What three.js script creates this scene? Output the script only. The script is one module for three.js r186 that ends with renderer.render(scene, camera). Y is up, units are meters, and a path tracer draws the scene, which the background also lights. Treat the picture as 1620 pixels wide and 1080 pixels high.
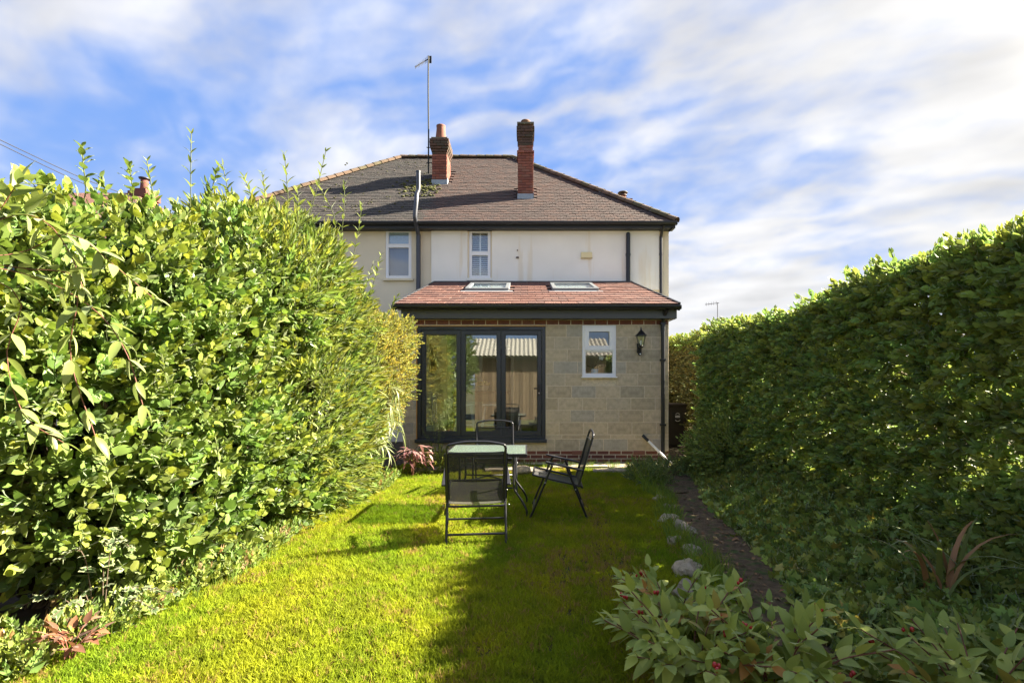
import * as THREE from 'three';
import { ImprovedNoise } from 'three/addons/math/ImprovedNoise.js';
import { mergeGeometries } from 'three/addons/utils/BufferGeometryUtils.js';
import { RoundedBoxGeometry } from 'three/addons/geometries/RoundedBoxGeometry.js';

// ---------------------------------------------------------------- camera, sky, sun, exposure
const scene = new THREE.Scene();
const camera = new THREE.PerspectiveCamera(69.39, 1.5, 0.05, 3000);
camera.position.set(0, 1.45, 0);
camera.lookAt(0, 1.45, -10);
camera.setViewOffset(1620, 1080, -21, -72, 1620, 1080);   // lens shift: verticals stay upright
camera.updateProjectionMatrix();
const renderer = new THREE.WebGLRenderer({ antialias: true });
renderer.toneMapping = THREE.LinearToneMapping;
const EXPOSURE = 7.0;
renderer.toneMappingExposure = EXPOSURE;
renderer.shadowMap.enabled = true;

const SUN = new THREE.Vector3(0.92 * 0.845, 0.535, -0.39 * 0.845).normalize();
const sun = new THREE.DirectionalLight(new THREE.Color().setRGB(1.0, 0.9, 0.72), 4.7);
sun.position.copy(SUN).multiplyScalar(40); sun.target.position.set(0, 0, -6);
sun.castShadow = true; sun.shadow.radius = 1.4; sun.shadow.mapSize.set(4096, 4096);
Object.assign(sun.shadow.camera, { left: -22, right: 22, top: 22, bottom: -22, near: 1, far: 90 });
scene.add(sun, sun.target);

const perlin = new ImprovedNoise();
const fbm = (x, y, z = 0, o = 4) => { let a = 0, s = 0.5; for (let i = 0; i < o; i++) { a += s * perlin.noise(x, y, z + i * 7.3); x *= 2.03; y *= 2.03; s *= 0.5; } return a; };
const clamp = (x, a = 0, b = 1) => Math.min(b, Math.max(a, x));
const smooth = (a, b, x) => { const t = clamp((x - a) / (b - a)); return t * t * (3 - 2 * t); };
const mixv = (a, b, t) => a + (b - a) * t;

{ // thin cirrus over blue, hazier towards the sun
  const w = 2048, h = 1024, data = new Float32Array(w * h * 4);
  for (let j = 0; j < h; j++) for (let i = 0; i < w; i++) {
    const el = ((j + 0.5) / h - 0.5) * Math.PI, az = ((i + 0.5) / w - 0.5) * 2 * Math.PI;
    const y = Math.sin(el), x = Math.cos(el) * Math.cos(az), z = Math.cos(el) * Math.sin(az), k = (j * w + i) * 4;
    let r, g, b;
    const up = Math.max(y, 0);
    const ca = x * SUN.x + y * SUN.y + z * SUN.z, ang = Math.acos(clamp(ca, -1, 1));
    const t = Math.pow(1 - up, 3.4);
    r = mixv(0.115, 0.43, t); g = mixv(0.265, 0.55, t); b = mixv(0.66, 0.76, t);
    const px = x / (up + 0.22), pz = z / (up + 0.22);
    const rx = px * 0.86 + pz * 0.5, rz = -px * 0.5 + pz * 0.86;
    const wx = fbm(rx * 1.3 + 3, rz * 1.3, 2, 4) * 0.5, wz = fbm(rx * 1.3, rz * 1.3 + 8, 5, 4) * 0.5;
    let c = fbm((rx + wx) * 0.8, (rz + wz) * 1.7, 1, 7) * 1.3 + 0.30;
    c += 0.55 * fbm((rx + wx) * 3.0 + 20, (rz + wz) * 7.5, 9, 6) + 0.35 * fbm(rx * 9 + 4, rz * 12, 3, 5);
    const haze = 0.72 * Math.exp(-ang * ang / (2 * 0.62 * 0.62)) + 0.46 * Math.exp(-ang * ang / (2 * 1.2 * 1.2));
    c = clamp(smooth(-0.05, 1.0, c + haze * 0.6) * 0.9);
    const cw = 0.675 + 0.34 * fbm(rx * 2.5, rz * 5, 12, 5);
    r = mixv(r, cw * (0.98 + 0.05 * haze), c); g = mixv(g, cw * (0.985 + 0.015 * haze), c); b = mixv(b, cw * (1.03 - 0.09 * haze), c);
    const gl = 0.02 * Math.exp(-ang / 0.5) + 14.0 * Math.exp(-ang * ang / 0.027);
    r += gl * 1.06; g += gl * 0.97; b += gl * 0.80;
    if (y < 0) { const f = smooth(0, -0.12, y); r = mixv(r, 0.22, f); g = mixv(g, 0.24, f); b = mixv(b, 0.2, f); }
    data[k] = r * 1.42 / EXPOSURE; data[k + 1] = g * 1.42 / EXPOSURE; data[k + 2] = b * 1.42 / EXPOSURE; data[k + 3] = 1;
  }
  const sky = new THREE.DataTexture(data, w, h, THREE.RGBAFormat, THREE.FloatType);
  sky.mapping = THREE.EquirectangularReflectionMapping; sky.magFilter = THREE.LinearFilter; sky.needsUpdate = true;
  scene.background = sky; scene.environment = sky;
}

// ---------------------------------------------------------------- helpers
function rng(seed) { let a = seed >>> 0; return () => { a = (a + 0x6D2B79F5) | 0; let t = Math.imul(a ^ (a >>> 15), 1 | a); t = (t + Math.imul(t ^ (t >>> 7), 61 | t)) ^ t; return ((t ^ (t >>> 14)) >>> 0) / 4294967296; }; }
const V = (x, y, z) => new THREE.Vector3(x, y, z);
const P = (px, py, d) => V((px - 831) * d / 780, 1.45 + (612 - py) * d / 780, -d);      // where a point of the photograph lies at depth d
const used = new Map();
const numbered = n => { const k = used.get(n) || 0; used.set(n, k + 1); return k ? n + '_' + String(k).padStart(3, '0') : n; };
function tag(o, label, category, group, kind) { if (label) o.userData.label = label; if (category) o.userData.category = category; if (group) o.userData.group = group; if (kind) o.userData.kind = kind; return o; }
function thing(name, label, category, pos = [0, 0, 0], turn = 0, group) { const o = new THREE.Group(); o.name = numbered(name); o.position.set(...pos); o.rotation.y = turn; scene.add(o); return tag(o, label, category, group); }
function part(name, geo, mat, parent = scene) { const m = new THREE.Mesh(Array.isArray(geo) ? merge(geo) : geo, mat); m.name = parent === scene ? numbered(name) : name; m.castShadow = m.receiveShadow = true; parent.add(m); return m; }
function structure(name, geo, mat) { return tag(part(name, geo, mat), null, null, null, 'structure'); }
function merge(list) {
  list = list.map(g => { g = g.index ? g.toNonIndexed() : g.clone(); for (const k of Object.keys(g.attributes)) if (!['position', 'normal', 'uv'].includes(k)) g.deleteAttribute(k); return g; });
  return list.length === 1 ? list[0] : mergeGeometries(list);
}
function uvBox(g) {  // uv in metres from the dominant axis
  const p = g.attributes.position, n = g.attributes.normal, uv = new Float32Array(p.count * 2);
  for (let i = 0; i < p.count; i++) {
    const ax = Math.abs(n.getX(i)), ay = Math.abs(n.getY(i)), az = Math.abs(n.getZ(i)), x = p.getX(i), y = p.getY(i), z = p.getZ(i);
    if (az >= ax && az >= ay) { uv[2 * i] = x; uv[2 * i + 1] = y; } else if (ax >= ay) { uv[2 * i] = z; uv[2 * i + 1] = y; } else { uv[2 * i] = x; uv[2 * i + 1] = z; }
  }
  g.setAttribute('uv', new THREE.BufferAttribute(uv, 2)); return g;
}
const B = (x0, x1, y0, y1, z0, z1) => { const g = new THREE.BoxGeometry(x1 - x0, y1 - y0, z1 - z0); g.translate((x0 + x1) / 2, (y0 + y1) / 2, (z0 + z1) / 2); return uvBox(g); };
const RB = (x0, x1, y0, y1, z0, z1, r = 0.006) => { const g = new RoundedBoxGeometry(x1 - x0, y1 - y0, z1 - z0, 2, r); g.translate((x0 + x1) / 2, (y0 + y1) / 2, (z0 + z1) / 2); return uvBox(g); };
function bar(a, b, r, r2 = r, seg = 10) { const d = b.clone().sub(a), g = new THREE.CylinderGeometry(r2, r, d.length(), seg); g.translate(0, d.length() / 2, 0); g.applyQuaternion(new THREE.Quaternion().setFromUnitVectors(V(0, 1, 0), d.clone().normalize())); g.translate(a.x, a.y, a.z); return g; }
function tube(pts, r, seg = 24, rs = 8, closed = false) { return new THREE.TubeGeometry(new THREE.CatmullRomCurve3(pts, closed, 'catmullrom', 0.3), seg, r, rs, closed); }
function lathe(pts, seg = 20) { return new THREE.LatheGeometry(pts.map(p => new THREE.Vector2(...p)), seg); }
function frameRing(x0, x1, y0, y1, t, z0, z1) { return [RB(x0, x0 + t, y0, y1, z0, z1, 0.004), RB(x1 - t, x1, y0, y1, z0, z1, 0.004), RB(x0 + t - 0.002, x1 - t + 0.002, y1 - t, y1 - 0.001, z0, z1 - 0.002, 0.004), RB(x0 + t - 0.002, x1 - t + 0.002, y0 + 0.001, y0 + t, z0, z1 - 0.002, 0.004)]; }

function noiseTex(size, f, srgb = true) { // f(u, v) -> [r, g, b] 0..1, tiled by mirroring
  const data = new Uint8Array(size * size * 4);
  for (let j = 0; j < size; j++) for (let i = 0; i < size; i++) { const c = f(i / size, j / size), k = (j * size + i) * 4; for (let q = 0; q < 3; q++) data[k + q] = clamp(c[q]) * 255; data[k + 3] = 255; }
  const t = new THREE.DataTexture(data, size, size); t.wrapS = t.wrapT = THREE.MirroredRepeatWrapping; t.magFilter = THREE.LinearFilter; if (srgb) t.colorSpace = THREE.SRGBColorSpace; t.needsUpdate = true; return t;
}
const rep = (t, m) => { const c = t.clone(); c.repeat.set(1 / m, 1 / m); c.needsUpdate = true; return c; };
const hash = (() => { const r = rng(77), a = new Float32Array(65536).map(() => r()); return (i, j) => a[((i & 255) << 8) | (j & 255)]; })();
const speckle = noiseTex(512, (u, v) => { const n = 0.93 + 0.16 * fbm(u * 9, v * 9, 3, 4) + 0.12 * (hash(u * 512, v * 512) - 0.5) + 0.12 * fbm(u * 70, v * 70, 1, 2); return [n, n, n]; });
const grain = noiseTex(512, (u, v) => { const n = 0.5 + 0.5 * fbm(u * 60, v * 60, 5, 4) + 0.3 * (hash(u * 512 + 9, v * 512) - 0.5); return [n, n, n]; }, false);
const woodTex = noiseTex(512, (u, v) => { const n = 0.86 + 0.35 * fbm(u * 28, v * 2.2, 4, 4) + 0.1 * (hash(u * 512, v * 90) - 0.5); return [n, n * 0.97, n * 0.93]; });
const plasterTex = noiseTex(1024, (u, v) => { const n = 0.975 + 0.05 * fbm(u * 5, v * 5, 2, 5) + 0.02 * (hash(u * 1024, v * 1024) - 0.5); const s = smooth(0.16, 0.42, fbm(u * 16, v * 1.6, 8, 4)) * 0.09; return [n - s * 0.35, n - s * 0.62, n - s * 1.1]; });
const soilTex = noiseTex(1024, (u, v) => { const n = 0.84 + 0.4 * fbm(u * 14, v * 14, 2, 5) + 0.22 * (hash(u * 700, v * 700) - 0.5), m = smooth(0.02, 0.3, fbm(u * 6 + 4, v * 6, 6, 4)); return [n * mixv(1, 0.72, m), n * mixv(0.92, 0.95, m), n * mixv(0.8, 0.5, m)]; });

const lin = (r, g, b) => new THREE.Color().setRGB(r, g, b);
const M = (r, g, b, rough = 0.8, extra = {}) => new THREE.MeshStandardMaterial({ color: lin(r, g, b), roughness: rough, side: THREE.DoubleSide, ...extra });
const tex = (t, m, bump = 0, bm = m) => ({ map: rep(t, m), ...(bump ? { bumpMap: rep(grain, bm), bumpScale: bump } : {}) });
const glassPane = new THREE.MeshPhysicalMaterial({ color: lin(0.97, 0.99, 0.98), transmission: 1, thickness: 0, roughness: 0, ior: 1.85, side: THREE.DoubleSide });
const anthracite = M(0.028, 0.036, 0.048, 0.34);
const blackPlastic = M(0.012, 0.013, 0.016, 0.38);
const whitePvc = M(0.82, 0.82, 0.82, 0.3);
const lead = M(0.32, 0.37, 0.43, 0.6, tex(speckle, 0.5, 0.003));

// ---------------------------------------------------------------- ground
const soilMat = M(0.11, 0.082, 0.055, 0.97, tex(soilTex, 1.6, 0.02, 0.5));
{
  const g = new THREE.PlaneGeometry(900, 900); g.rotateX(-Math.PI / 2); uvBox(g);
  structure('ground', g, M(0.09, 0.1, 0.045, 1, tex(soilTex, 2.2)));
}
// outlines in (X, depth); the path runs between the lawn and the hedge
const pathLeft = d => mixv(1.28, 1.86, smooth(2, 8.5, d)) + 0.09 * Math.sin(d * 2.3) * 0.6;
const pathRight = d => mixv(1.74, 2.66, smooth(2, 8.5, d)) + 0.07 * Math.sin(d * 1.7 + 1);
const lawnLeft = d => -2.62 + 0.07 * d + 0.1 * Math.sin(d * 2.1);
function strip(left, right, d0, d1, y, nd = 90, nx = 26, bumpy = 0) {
  const pos = [], uv = [], idx = [];
  for (let j = 0; j <= nd; j++) for (let i = 0; i <= nx; i++) {
    const d = mixv(d0, d1, j / nd), x = mixv(left(d), right(d), i / nx), edge = Math.min(i, nx - i) > 0 && j > 0 && j < nd ? 1 : 0;
    pos.push(x, y + edge * bumpy * (0.5 + fbm(x * 3, d * 3, 4, 3)), -d); uv.push(x, d);
    if (i < nx && j < nd) { const a = j * (nx + 1) + i; idx.push(a, a + 1, a + nx + 1, a + 1, a + nx + 2, a + nx + 1); }
  }
  const g = new THREE.BufferGeometry(); g.setAttribute('position', new THREE.Float32BufferAttribute(pos, 3)); g.setAttribute('uv', new THREE.Float32BufferAttribute(uv, 2)); g.setIndex(idx); g.computeVertexNormals(); return g;
}
structure('garden_soil', strip(() => -6, () => 7, 0.2, 16, 0.005, 60, 40, 0.012), soilMat);
structure('lawn', strip(lawnLeft, d => pathLeft(d) - 0.05, 0.4, 8.75, 0.022, 90, 40, 0.012), M(0.12, 0.12, 0.03, 1, tex(soilTex, 0.9, 0.02, 0.4)));
structure('earth_path', strip(pathLeft, pathRight, 0.4, 9.0, 0.028, 120, 12, 0.014), M(0.24, 0.19, 0.135, 0.95, tex(soilTex, 0.8, 0.03, 0.35)));

// ---------------------------------------------------------------- rear extension
const DW = 9.18, XL = -2.28, XR = 2.67;         // front wall plane and its ends
const ext = thing('rear_extension', 'single storey extension of pale concrete blocks with folding glass doors', 'extension');
const blockMats = [[0.56, 0.46, 0.315], [0.63, 0.52, 0.355], [0.5, 0.425, 0.305], [0.59, 0.5, 0.36], [0.52, 0.465, 0.37], [0.65, 0.54, 0.375]].map(c => M(...c, 0.95, tex(speckle, 0.7, 0.004, 0.22)));
const brickMats = [[0.21, 0.072, 0.048], [0.25, 0.085, 0.055], [0.18, 0.066, 0.05], [0.23, 0.095, 0.068]].map(c => M(...c, 0.9, tex(speckle, 0.4, 0.003, 0.12)));
const mortar = M(0.74, 0.63, 0.46, 0.97, tex(speckle, 0.4, 0.003, 0.1));
const DOOR = [-2.02, 0.38, 0.45, 2.58], WIN = [1.06, 1.69, 1.63, 2.6];
{
  const R = rng(5), wall = new THREE.Shape([[XL, -0.02], [XR, -0.02], [XR, 2.9], [XL, 2.9]].map(p => new THREE.Vector2(...p)));
  for (const [a, b, c, d] of [DOOR, WIN]) wall.holes.push(new THREE.Path([[a, c], [a, d], [b, d], [b, c]].map(p => new THREE.Vector2(...p))));
  const g = new THREE.ExtrudeGeometry(wall, { depth: 0.24, bevelEnabled: false }); g.translate(0, 0, -DW - 0.243);
  const w = part('wall', g, mortar, ext);
  const cache = new Map();
  const piece = (name, x0, x1, y0, y1, mats) => {
    const wdt = x1 - x0, hgt = y1 - y0; if (wdt < 0.03) return;
    const v = Math.floor(R() * 4), key = [wdt.toFixed(3), hgt.toFixed(3), v].join();
    if (!cache.has(key)) { const b = RB(-wdt / 2, wdt / 2, -hgt / 2, hgt / 2, -0.05, 0.0, 0.004), uv = b.attributes.uv; for (let i = 0; i < uv.count; i++) uv.setXY(i, uv.getX(i) + v * 1.37, uv.getY(i) + v * 0.61); cache.set(key, b); }
    const m = part(name, cache.get(key), mats[Math.floor(R() * mats.length)], w); m.position.set((x0 + x1) / 2, (y0 + y1) / 2, -DW + (R() - 0.5) * 0.003); m.rotation.z = (R() - 0.5) * 0.004; return m;
  };
  const course = (name, y0, y1, len, off, mats, j = 0.014) => {
    for (let x = XL - off; x < XR; x += len) {
      let spans = [[Math.max(x + j / 2, XL), Math.min(x + len - j / 2, XR)]];
      for (const [a, b, c, d] of [DOOR, WIN]) if (y1 > c + 0.02 && y0 < d - 0.02) spans = spans.flatMap(([p, q]) => [[p, Math.min(q, a - 0.006)], [Math.max(p, b + 0.006), q]].filter(([s, t]) => t - s > 0.03));
      for (const [p, q] of spans) piece(name, p, q, y0 + j / 2, y1 - j / 2, mats);
    }
  };
  const h = 2.04 / 9, offs = [0.12, 0.34, 0.1, 0.36, 0.14, 0.02, 0.27, 0.04, 0.25];
  for (let k = 0; k < 9; k++) course('block', 0.565 + k * h, 0.565 + (k + 1) * h, 0.452, offs[8 - k], blockMats);
  course('block', 0.485, 0.565, 0.452, 0.2, blockMats);
  course('block', 0.265, 0.485, 0.452, 0.33, blockMats);
  for (let k = 0; k < 3; k++) course('brick', 0.04 + k * 0.075, 0.04 + (k + 1) * 0.075, 0.226, k % 2 ? 0.11 : 0, brickMats);
  course('brick', 2.605, 2.7, 0.227, 0.05, brickMats, 0.012);
  const vent = M(0.25, 0.1, 0.07, 0.8);
  for (const x of [0.98, 2.12]) { const gs = [B(x - 0.108, x + 0.108, 0.192, 0.264, -DW, -DW + 0.006)]; for (let i = 0; i < 9; i++) gs.push(B(x - 0.1 + i * 0.0235, x - 0.087 + i * 0.0235, 0.198, 0.258, -DW + 0.006, -DW + 0.012)); part('air_brick', gs, vent, w); }
  // side walls, room floor and ceiling
  const side = M(0.43, 0.39, 0.32, 0.95, tex(speckle, 0.7, 0.003));
  const slope = (x0, x1, y0) => { const top = d => 2.93 + (d - 8.88) * 0.3085 - 0.15, s = new THREE.Shape([[9.43, y0], [12.95, y0], [12.95, top(12.95)], [9.43, top(9.43)]].map(p => new THREE.Vector2(...p))), g = new THREE.ExtrudeGeometry(s, { depth: x1 - x0, bevelEnabled: false }); g.rotateY(Math.PI / 2); g.translate(x0, 0, 0); return g; };
  part('side_wall', slope(XL, XL + 0.2, 0), side, ext); part('side_wall', slope(XR - 0.2, XR, 0), side, ext);
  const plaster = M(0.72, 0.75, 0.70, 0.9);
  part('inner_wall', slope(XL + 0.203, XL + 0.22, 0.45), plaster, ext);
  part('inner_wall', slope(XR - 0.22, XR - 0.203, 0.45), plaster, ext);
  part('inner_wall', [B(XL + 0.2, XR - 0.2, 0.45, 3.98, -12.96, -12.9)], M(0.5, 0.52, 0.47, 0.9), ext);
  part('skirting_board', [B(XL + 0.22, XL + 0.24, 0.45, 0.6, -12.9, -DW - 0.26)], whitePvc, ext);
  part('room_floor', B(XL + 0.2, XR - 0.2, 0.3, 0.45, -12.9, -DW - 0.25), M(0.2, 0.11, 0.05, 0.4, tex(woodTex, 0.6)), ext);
}
// roof of the extension
const E0 = { d: 8.88, h: 2.93, a: Math.atan(0.3085), xl: -2.39, xr: 2.79 }, EL = 4.1 / Math.cos(E0.a);
const onExt = (x, v, up = 0) => V(x, E0.h + v * Math.sin(E0.a) + up * Math.cos(E0.a), -(E0.d + v * Math.cos(E0.a)) + up * Math.sin(E0.a));
const SKYL = [[-1.33, -0.36, 2.05, 3.3], [0.6, 1.62, 2.05, 3.3]];
{
  const R = rng(11), s = new THREE.Shape([[E0.xl + 0.04, 0.18], [E0.xr - 0.04, 0.18], [E0.xr - 0.04, EL], [E0.xl + 0.04, EL]].map(p => new THREE.Vector2(...p)));
  for (const [a, b, c, d] of SKYL) s.holes.push(new THREE.Path([[a + 0.05, c + 0.05], [a + 0.05, d - 0.05], [b - 0.05, d - 0.05], [b - 0.05, c + 0.05]].map(p => new THREE.Vector2(...p))));
  const g = new THREE.ExtrudeGeometry(s, { depth: 0.12, bevelEnabled: false }); g.translate(0, 0, -0.13); g.rotateX(-Math.PI / 2); g.rotateX(E0.a); g.translate(0, E0.h, -E0.d);
  const roof = part('roof', g, M(0.6, 0.6, 0.56, 0.9), ext);
  const mats = [[0.165, 0.07, 0.05], [0.19, 0.085, 0.062], [0.14, 0.064, 0.05], [0.21, 0.1, 0.075], [0.155, 0.078, 0.062]].map(c => M(...c, 0.72, tex(speckle, 0.5, 0.004, 0.2)));
  const n = 17, w = (E0.xr - E0.xl - 0.06) / n, rows = 13, gauge = EL / rows, tileG = [0, 1, 2].map(() => RB(-w / 2 + 0.003, w / 2 - 0.003, 0, 0.024, -(gauge + 0.05), 0, 0.006));
  for (let k = 0; k < rows; k++) for (let i = -1; i < n; i++) {
    let x0 = E0.xl + 0.03 + (i + (k % 2) * 0.5) * w, x1 = x0 + w; x0 = Math.max(x0, E0.xl + 0.03); x1 = Math.min(x1, E0.xr - 0.03); if (x1 - x0 < 0.05) continue;
    const v = k * gauge, xm = (x0 + x1) / 2;
    if (SKYL.some(([a, b, c, d]) => xm > a - 0.06 && xm < b + 0.06 && v + gauge > c + 0.1 && v < d - 0.12)) continue;
    const t = part('tile', tileG[(i + k + 3) % 3], mats[Math.floor(R() * 5)], roof); t.position.copy(onExt(xm, v - 0.03, 0.012 + R() * 0.004)); t.rotation.x = E0.a - 0.055; t.rotation.z = (R() - 0.5) * 0.012; t.scale.x = (x1 - x0) / w;
  }
  const trim = M(0.022, 0.026, 0.032, 0.45);
  for (const x of [E0.xl, E0.xr - 0.035]) { const b = B(x, x + 0.035, -0.1, 0.05, -EL + 0.02, 0.03); b.rotateX(E0.a); b.translate(0, E0.h, -E0.d); part('verge_trim', b, trim, roof); }
  { const b = B(XL - 0.1, XR + 0.1, 0.02, 0.035, -EL, -EL + 0.16); b.rotateX(E0.a); b.translate(0, E0.h + 0.014, -E0.d); part('lead_flashing', b, M(0.09, 0.095, 0.105, 0.6), roof); }
  const fr = M(0.16, 0.17, 0.18, 0.4);
  for (const [a, b, c, d] of SKYL) {
    const gs = [RB(a, b, 0.0, 0.09, -c - 0.11, -c, 0.01), RB(a, b, 0.0, 0.1, -d, -d + 0.13, 0.01), RB(a, a + 0.09, 0.0, 0.095, -d + 0.12, -c - 0.1, 0.01), RB(b - 0.09, b, 0.0, 0.095, -d + 0.12, -c - 0.1, 0.01)];
    const put = g2 => { g2.rotateX(E0.a); g2.translate(0, E0.h, -E0.d); return g2; };
    const sk = part('skylight', gs.map(put), fr, ext);
    part('pane', put(B(a + 0.08, b - 0.08, 0.07, 0.078, -d + 0.12, -c - 0.1)), new THREE.MeshPhysicalMaterial({ color: lin(0.9, 0.95, 0.95), transmission: 1, thickness: 0, roughness: 0.02, ior: 1.9, side: THREE.DoubleSide }), sk);
    part('blind', put(B(a + 0.07, b - 0.07, 0.03, 0.034, -d + 0.1, -c - 0.08)), new THREE.MeshPhysicalMaterial({ color: lin(0.8, 0.8, 0.76), roughness: 1, transmission: 0.5, thickness: 0, side: THREE.DoubleSide }), sk);  // added sheet under the glass, diffuses sun that would patch the inner wall
    part('flashing', put(B(a - 0.08, b + 0.08, 0.02, 0.034, -c + 0.005, -c + 0.13)), M(0.3, 0.31, 0.33, 0.5), sk);
  }
  // fascia, soffit, gutter, downpipe
  const grey = M(0.075, 0.08, 0.085, 0.5);
  part('fascia', [RB(-2.27, E0.xr - 0.02, 2.7, 2.86, -DW + 0.16, -DW + 0.19), B(-2.27, E0.xr - 0.02, 2.7, 2.712, -DW + 0.0, -DW + 0.158), B(E0.xr - 0.05, E0.xr - 0.022, 2.705, 2.92, -DW - 0.4, -DW + 0.158)], grey, ext);
  const gp = new THREE.CylinderGeometry(0.056, 0.056, E0.xr - E0.xl, 14, 1, true, -Math.PI / 2, Math.PI); gp.rotateZ(Math.PI / 2); gp.rotateX(Math.PI / 2);
  const gx = (E0.xl + E0.xr) / 2;
  part('gutter', [gp.translate(gx, 2.905, -8.86), B(E0.xl, E0.xr, 2.895, 2.915, -8.806, -8.796), B(E0.xl, E0.xr, 2.86, 2.915, -8.93, -8.92), B(E0.xl - 0.006, E0.xl, 2.845, 2.912, -8.92, -8.8), B(E0.xr, E0.xr + 0.006, 2.845, 2.912, -8.92, -8.8)], blackPlastic, ext);
  const dp = part('downpipe', [bar(V(2.55, 0.06, -9.12), V(2.55, 2.66, -9.12), 0.036, 0.036, 14), tube([V(2.55, 2.64, -9.12), V(2.55, 2.74, -9.05), V(2.55, 2.86, -8.87)], 0.036, 12, 12)], blackPlastic, ext);
  for (const y of [0.75, 1.95, 2.62]) part('pipe_clip', [RB(2.5, 2.6, y - 0.02, y + 0.02, -9.165, -9.078, 0.006)], blackPlastic, dp);
  part('pipe_collar', bar(V(2.55, 2.5, -9.12), V(2.55, 2.62, -9.12), 0.044, 0.044, 14), blackPlastic, dp);
}
{ // folding door of three leaves
  const [x0, x1, y0, y1] = DOOR, z = -DW - 0.06;
  const door = part('folding_door', [...frameRing(x0 + 0.004, x1 - 0.004, y0 + 0.02, y1 - 0.004, 0.065, z - 0.05, z + 0.045)], anthracite, ext);
  part('door_sill', [RB(x0 - 0.03, x1 + 0.02, y0 - 0.035, y0 + 0.03, z - 0.05, z + 0.13, 0.008)], anthracite, door);
  part('sealant_strip', [B(x0 - 0.012, x1 + 0.004, y1 - 0.002, y1 + 0.012, -DW - 0.05, -DW + 0.004), B(x0 - 0.014, x0 + 0.001, y0 + 0.03, y1, -DW - 0.05, -DW + 0.004)], M(0.5, 0.26, 0.07, 0.8), door);
  const xs = [x0 + 0.072, x0 + 0.072 + 0.745, x0 + 0.072 + 1.495, x1 - 0.072];
  for (let k = 0; k < 3; k++) {
    const a = xs[k] + 0.004, b = xs[k + 1] - 0.004, c = y0 + 0.09, d = y1 - 0.075;
    part('leaf_frame', frameRing(a, b, c, d, 0.075, z - 0.035, z + 0.03), anthracite, door);
    part('glazing', [B(a + 0.07, b - 0.07, c + 0.07, d - 0.07, z - 0.004, z), B(a + 0.07, b - 0.07, c + 0.07, d - 0.07, z - 0.024, z - 0.02)], glassPane, door);
    part('glazing_bead', frameRing(a + 0.07, b - 0.07, c + 0.07, d - 0.07, 0.014, z - 0.01, z + 0.014), M(0.02, 0.025, 0.03, 0.5), door);
  }
  for (const x of [-1.49, -0.47]) part('trickle_vent', [RB(x - 0.17, x + 0.17, y1 - 0.05, y1 - 0.03, z + 0.045, z + 0.06, 0.004)], blackPlastic, door);
  part('handle', [RB(x1 - 0.14, x1 - 0.105, 1.28, 1.5, z + 0.03, z + 0.042, 0.004), RB(x1 - 0.22, x1 - 0.11, 1.41, 1.432, z + 0.06, z + 0.075, 0.005), bar(V(x1 - 0.122, 1.42, z + 0.035), V(x1 - 0.122, 1.42, z + 0.07), 0.009)], blackPlastic, door);
  part('lock_cylinder', [bar(V(x1 - 0.122, 1.335, z + 0.035), V(x1 - 0.122, 1.335, z + 0.052), 0.012)], M(0.6, 0.6, 0.6, 0.3, { metalness: 0.9 }), door);
}
{ // white window
  const [x0, x1, y0, y1] = WIN, z = -DW - 0.03;
  const win = part('window', frameRing(x0 + 0.003, x1 - 0.003, y0 + 0.015, y1 - 0.003, 0.06, z - 0.05, z + 0.04), whitePvc, ext);
  part('window_sill', [RB(x0 - 0.02, x1 + 0.02, y0 - 0.012, y0 + 0.014, z - 0.05, z + 0.085, 0.005)], whitePvc, win);
  part('transom', [RB(x0 + 0.06, x1 - 0.06, 2.1, 2.15, z - 0.05, z + 0.038, 0.004)], whitePvc, win);
  part('sash', frameRing(x0 + 0.04, x1 - 0.04, 2.13, y1 - 0.035, 0.085, z + 0.01, z + 0.056), whitePvc, win);
  for (const [a, b] of [[2.2, 2.5], [y0 + 0.06, 2.11]]) part('pane', [B(x0 + 0.05, x1 - 0.05, a, b, z - 0.003, z + 0.001)], glassPane, win);
  part('inner_sill', [B(x0 - 0.02, x1 + 0.02, y0 + 0.0, y0 + 0.03, -DW - 0.46, z - 0.055)], whitePvc, win);
  const o = thing('potted_orchid', 'white orchid in a pale blue pot behind the small white window', 'plant', [1.32, y0 + 0.03, -DW - 0.2]);
  part('pot', lathe([[0.001, 0], [0.06, 0], [0.075, 0.13], [0.068, 0.13], [0.06, 0.11], [0.001, 0.11]]), M(0.25, 0.5, 0.62, 0.35), o);
  part('stem', tube([V(0, 0.1, 0), V(0.03, 0.25, 0), V(0.09, 0.36, 0.02), V(0.14, 0.36, 0.03)], 0.004, 16, 5), M(0.08, 0.14, 0.03), o);
  const fl = []; for (let k = 0; k < 5; k++) { const e = new THREE.SphereGeometry(0.03, 8, 6); e.scale(1, 0.7, 0.25); e.translate(0.03, 0, 0); e.rotateZ(k * 1.257); e.translate(0.12, 0.35, 0.045); fl.push(e); } part('flower', fl, M(0.85, 0.84, 0.8), o);
  for (let k = 0; k < 5; k++) { const e = new THREE.SphereGeometry(0.5, 8, 6); e.scale(0.2, 0.02, 0.055); e.translate(0.09, 0, 0); e.rotateZ(0.5 - 0.1 * (k % 2)); e.rotateY(k * 1.3); e.translate(0, 0.12, 0); part('leaf', e, M(0.05, 0.11, 0.025, 0.5), o); }
}

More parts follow.
